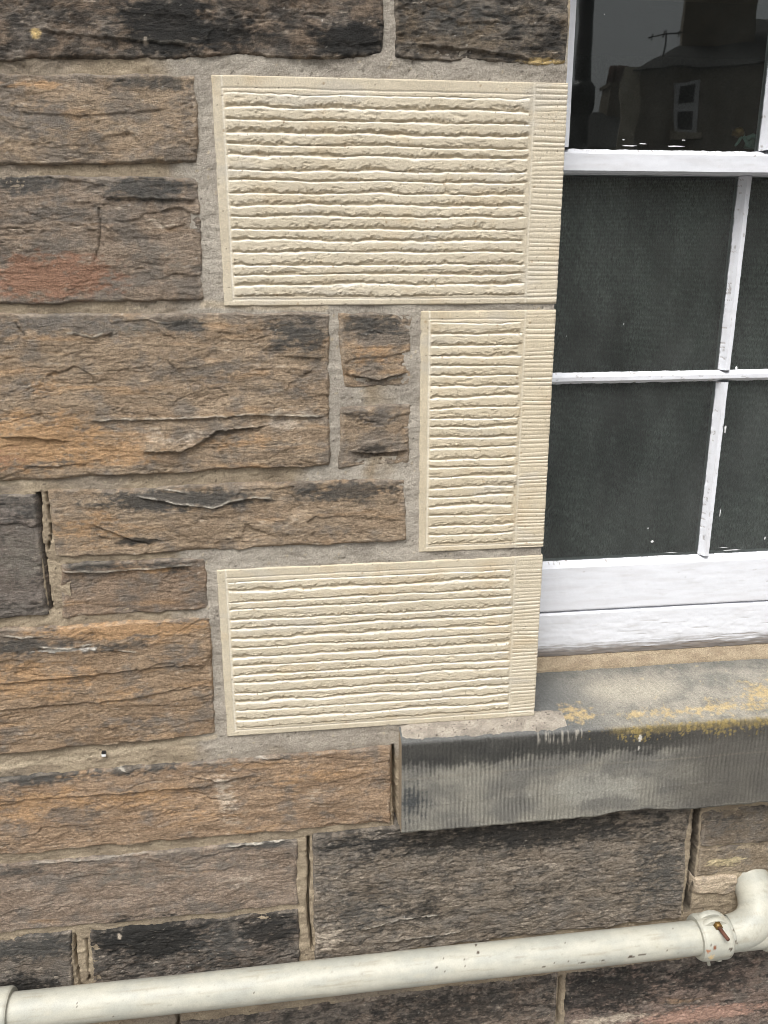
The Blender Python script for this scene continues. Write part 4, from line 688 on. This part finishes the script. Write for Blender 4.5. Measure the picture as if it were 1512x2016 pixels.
ch = [(*(0.2995, 0.4028), .0022, .0010, CHIP), (*(0.2232, 0.3937), .002, .001, CHIP), (*(0.4141, 0.3782), .003, .0012, CHIP), (*(0.4323, 0.3837), .0015, .001, CHIP), (*(0.4839, 0.3772), .008, .0016, CHIP), (*(0.5213, 0.3793), .006, .0014, CHIP), (*(0.5732, 0.3796), .010, .0022, CHIP), (*(0.5968, 0.3812), .008, .0020, CHIP), (*(0.6414, 0.3836), .002, .001, CHIP), (*(-0.3233, 0.3678), .0015, .0012, CHIP), (*(-0.3143, 0.3676), .0012, .0010, CHIP), (*(-0.0392, 0.4110), .0012, .001, CHIP), (*(-0.0916, 0.3830), .001, .001, CHIP), (*(0.6576, 0.4323), .006, .004, lin(220,190,140)), (*(0.6779, 0.4314), .012, .004, lin(206,188,164)), (*(-0.2978, 0.4102), .012, .0012, lin(160,160,152)), (*(-0.0562, 0.4127), .02, .002, lin(170,172,160))]
ppart(mesh_np('pipe', V, F, M_pipe, pp, paint_pipe(V, 701, ch)))
# collar at the left edge where the run drops into a socket
def ring(name, x0, x1, r, seed, lip=.0025, parent=pp, chips=(), wear=0.0, n=72):
    xs = np.array([x0 - 1e-4, x0, x0 + lip, x0 + 2 * lip, (x0 + x1) / 2, x1 - 2 * lip, x1 - lip, x1, x1 + 1e-4]); rr = np.array([PR - .001, r - lip, r - lip * .3, r, r, r, r - lip * .3, r - lip, PR - .001])
    xi = np.concatenate([np.linspace(a, b, 8, endpoint=False) for a, b in zip(xs[:-1], xs[1:])] + [xs[-1:]]); ri = np.interp(xi, xs, rr)
    V, F = tube(np.stack([xi, 0 * xi + PY, pipe_z(xi)], 1), ri, n); o = mesh_np(name, V, F, M_pipe, parent, paint_pipe(V, seed, chips, wear)); o.data.set_sharp_from_angle(angle=R(50)); return o
lx = (-0.4931, 0.4017)[0]
ppart(ring('socket', lx - .075, lx, .0390, 710))
V, F = tube([(lx - .04, PY, pipe_z(lx) - .02), (lx - .045, PY, .2), (lx - .045, PY, .002)], [.036, .034, .034], 48); ppart(mesh_np('drop_pipe', V, F, M_pipe, pp, paint_pipe(V, 711)))
# coupling collar on the right with its ears, bolts and the branch bend into the wall
ax0 = (0.7101, 0.3949)[0]; ax1 = (0.7663, 0.3882)[0]
RUST = lin(150, 92, 52)
cl = ppart(ring('coupling', ax0, ax1, .0400, 720, .0035, pp, [(*(0.7148, 0.3837), .004, .003, RUST), (*(0.7267, 0.3890), .003, .004, lin(120,70,44)), (*(0.7555, 0.3833), .004, .0025, CHIP), (*(0.7223, 0.3692), .006, .006, lin(214,188,140)), (*(0.7035, 0.4268), .003, .010, lin(170,130,90)), (*(0.7493, 0.4269), .003, .008, lin(170,130,90))], .05))
cl['label'] = 'bolted coupling with rust spots and a rusty bolt'
cxm = (ax0 + ax1) / 2; czm = pipe_z(cxm)
def ear(name, y0, y1, seed):   # half-round lug standing up from the coupling
    a = np.linspace(0, math.pi, 24); rx, rz = .026, .020; base = czm + .028
    V = []; n = 24
    for y in (y0, y0 + (y1 - y0) * .2, y1 - (y1 - y0) * .2, y1):
        k = .93 if y in (y0, y1) else 1.0
        V += [(cxm + rx * k * math.cos(t), y, base + rz * k * math.sin(t)) for t in a] + [(cxm - rx * k, y, base - .02), (cxm + rx * k, y, base - .02)]
    m = n + 2; F = grid_faces(4, m, 0, True); V = np.array(V)
    cap0, cap1 = len(V), len(V) + 1; V = np.vstack([V, [(cxm, y0, base)], [(cxm, y1, base)]])
    T = [(cap0, (k + 1) % m, k, k) for k in range(m)] + [(cap1, 3 * m + k, 3 * m + (k + 1) % m, 3 * m + (k + 1) % m) for k in range(m)]
    V2 = V; me = bpy.data.meshes.new(name); me.from_pydata([tuple(v) for v in V2], [], [tuple(f) for f in F] + [t[:3] for t in T]); me.validate()
    c = paint_pipe(V2, seed); at = me.attributes.new('Col', 'FLOAT_COLOR', 'POINT'); at.data.foreach_set('color', np.hstack([c, np.ones((len(c), 1))]).ravel()); me.materials.append(M_pipe)
    me.polygons.foreach_set('use_smooth', np.ones(len(me.polygons), bool)); me.set_sharp_from_angle(angle=R(40))
    return link(bpy.data.objects.new(name, me), cl)
ear('ear', PY - .014, PY - .004, 731); ear('ear', PY + .002, PY + .013, 732)
lump('bolt', [(cxm + .002, PY - .012, czm + .0385), (cxm + .003, PY - .0215, czm + .0375)], [.0078, .0070], M_brass, cl, 6)
lump('bolt', [(cxm + .003, PY - .020, czm + .0375), (cxm + .0065, PY - .046, czm + .0345)], [.0036, .0034], M_rust, cl, 14)
lump('bolt', [(cxm - .006, PY - .008, czm - .034), (cxm - .003, PY - .014, czm - .052)], [.0034, .0030], M_pipe, cl, 12)
for k in range(5):
    a = R(228 + 7 * k); rr_ = .0405; yy, zz = PY - rr_ * math.cos(a - math.pi), czm + rr_ * math.sin(a)
    box('embossed_mark', cxm + .004, cxm + .0115 - .002 * (k % 2), yy - .0011, yy + .0011, zz - .0011, zz + .0011, M_pipe, cl)
# branch: short body, bend up and back into the wall, and the run going on to the right
bx = ax1
body = [(bx - .004, PY, pipe_z(bx)), (bx + .03, PY, pipe_z(bx)), (bx + .075, PY, pipe_z(bx)), (bx + .085, PY, pipe_z(bx)), (bx + 1.3, PY, pipe_z(bx))]
V, F = tube(np.array([np.array(body[0]) + (np.array(body[-1]) - np.array(body[0])) * t for t in np.linspace(0, 1, 420)]), PR + .0015, 64)
ppart(mesh_np('branch_body', V, F, M_pipe, pp, paint_pipe(V, 740, [(*(0.7730, 0.3899), .004, .003, CHIP), (*(0.7903, 0.3924), .010, .002, CHIP), (*(0.7733, 0.4034), .003, .002, CHIP)], .03)))
tx, tz = (0.8473, 0.4344)
t = np.linspace(0, 1, 40); p0 = np.array((bx + .012, PY, pipe_z(bx) + .002)); p1 = np.array((bx + .060, PY - .004, pipe_z(bx) + .010)); p2 = np.array((tx + .006, PY + .004, tz - .022)); p3 = np.array((tx + .002, .03, tz + .010))
bz = ((1 - t) ** 3)[:, None] * p0 + (3 * (1 - t) ** 2 * t)[:, None] * p1 + (3 * (1 - t) * t ** 2)[:, None] * p2 + (t ** 3)[:, None] * p3
V, F = tube(bz, np.interp(t, [0, .45, .8, 1], [PR + .002, PR + .005, PR + .006, PR + .006]), 64); ppart(mesh_np('branch_bend', V, F, M_pipe, pp, paint_pipe(V, 741, (), .02)))
ppart(ring('coupling', bx + .070, bx + .105, .0365, 742, .003))
for k in range(3): ppart(box('embossed_mark', bx + .006 + .004 * k, bx + .008 + .004 * k, PY - .0300, PY - .0285, czm + .009 - .004 * k, czm + .013 - .004 * k, M_pipe, pp))
for o in list(pp.children) + list(cl.children):
    if o.type == 'MESH' and 'Col' not in o.data.attributes and o.data.materials[0] == M_pipe:
        a = o.data.attributes.new('Col', 'FLOAT_COLOR', 'POINT'); a.data.foreach_set('color', np.tile([*PC, 1], len(o.data.vertices)))

# ================================================================== THE STREET (seen in the glass)
tag(box('pavement', -40, 40, -2.6, -.02, -.15, 0.0, M_pave), kind='structure')
tag(box('road', -60, 60, -9.5, -2.6, -.27, -.12, M_road), kind='structure')
tag(box('far_pavement', -40, 40, -12, -9.5, -.15, 0.0, M_pave), kind='structure')
tag(box('ground', -200, 200, -200, 200, -.6, -.28, M_road), kind='structure')
def house(name, loc, rz, w_, dp, eave, ridge, inset, label, chim, wins):
    """front face along local +x at y = 0 facing +y, depth towards -y"""
    h = empty(name, loc); h.rotation_euler.z = R(rz)
    box('wall', 0, w_, -dp, 0, 0, eave, M_housewall, h); ym = -dp / 2
    V = [(-.2, -dp - .2, eave), (w_ + .2, -dp - .2, eave), (w_ + .2, .2, eave), (-.2, .2, eave), (inset, ym, ridge), (w_ - inset, ym, ridge)]
    me = bpy.data.meshes.new('roof'); me.from_pydata(V, [], [(0, 1, 5, 4), (2, 3, 4, 5), (1, 2, 5), (3, 0, 4), (3, 2, 1, 0)]); me.materials.append(M_slate); rf = link(bpy.data.objects.new('roof', me), h)
    for (cx, cw, cy, z0, z1) in chim:
        box('chimney', cx - cw / 2, cx + cw / 2, cy - .4, cy + .4, z0, z1, M_housewall, rf); box('chimney_cope', cx - cw / 2 - .08, cx + cw / 2 + .08, cy - .48, cy + .48, z1, z1 + .15, M_housewall, rf)
        for q in range(3): V, F = capped([(cx - cw / 2 + cw * (q + .5) / 3, cy, z1 + .15), (cx - cw / 2 + cw * (q + .5) / 3, cy, z1 + .75)], [.14, .11], 12); mesh_np('chimney_pot', V, F, M_rust, rf)
    for (a0, a1, z0, z1) in wins:
        wd = box('window', a0, a1, -.02, .04, z0, z1, M_white, h); box('sill', a0 - .1, a1 + .1, -.02, .14, z0 - .14, z0 - .002, M_render, wd)
        for (a, b) in ((0, .5), (.5, 1)): box('pane', a0 + .09, a1 - .09, .043, .05, z0 + (z1 - z0) * a + .07, z0 + (z1 - z0) * b - .07, M_black, wd)
    tag(h, label, 'house', 'houses across the street'); return h
hA = house('terraced_house', (8.15, -18, 0), 21, 10, 6, 5.9, 7.5, 2.2, 'dark stone house across the street, reflected large in the upper pane', [(1.7, 1.5, -1.6, 6.2, 8.4)], [(.75, 1.3, 4.6, 5.65), (2.9, 3.7, 4.6, 5.9), (6.0, 6.9, 4.3, 5.7), (.8, 1.7, 1.2, 3.2), (3.3, 4.3, 1.2, 3.2)])
o = box('side_pier', -.40, -.005, -.5, .05, 0, 6.0, M_render, hA)
ar = [capped(p_, [.018, .018], 6) for p_ in ([(.5, -.3, 5.8), (.5, -.3, 6.75)], [(.1, -.3, 6.62), (.95, -.2, 6.70)], [(.2, -.5, 6.62), (.2, 0, 6.62)], [(.45, -.5, 6.65), (.45, 0, 6.65)], [(.8, -.5, 6.68), (.8, 0, 6.68)])]
mesh_np('aerial', np.vstack([v_ for v_, _ in ar]), np.vstack([f_ + sum(len(ar[j_][0]) for j_ in range(i_)) for i_, (_, f_) in enumerate(ar)]), M_black, hA)
hB = house('terraced_house', (7.0, -27, 0), 0, 7.0, 6, 5.6, 7.2, 1.2, 'low dark house further off, its chimney reflected beside the pale pier', [(5.3, .7, -3.0, 6.6, 8.0), (1.2, .8, -3, 6.4, 7.9)], [(1.0, 2.0, 3.0, 4.6), (4.0, 5.0, 3.0, 4.6)])
hC = house('terraced_house', (-14, -18, 0), 0, 12, 8, 6.0, 8.8, 2.5, 'long stone house across the street with two chimneys', [(2, 1.4, -4, 7.0, 9.4), (10, 1.4, -4, 7.0, 9.4)], [(1, 2, 4.2, 5.8), (5, 6, 4.2, 5.8), (9, 10, 4.2, 5.8), (1, 2, 1.2, 3.2), (9, 10, 1.2, 3.2)])
lp = empty('lamp_post', (1.90, -4.0, -.12)); tag(lp, 'black iron lamp post by the kerb, reflected at the left of the upper pane', 'lamp post')
for n_, pth, rd in (('post', [(1.90, -4, -.12), (1.90, -4, 4.6)], [.055, .045]), ('collar', [(1.90, -4, 2.50), (1.90, -4, 2.54), (1.90, -4, 2.66), (1.90, -4, 2.70)], [.055, .078, .078, .055]), ('base', [(1.90, -4, -.12), (1.90, -4, .7), (1.90, -4, .78)], [.11, .10, .05]), ('lamp_head', [(1.90, -4, 4.6), (1.90, -4, 4.7), (1.90, -4, 5.05), (1.90, -4, 5.2)], [.06, .12, .2, .03])):
    V, F = capped(pth, rd, 24); mesh_np(n_, V, F, M_black, lp).matrix_parent_inverse = Matrix.Translation(-lp.location)
bpy.context.view_layer.update()
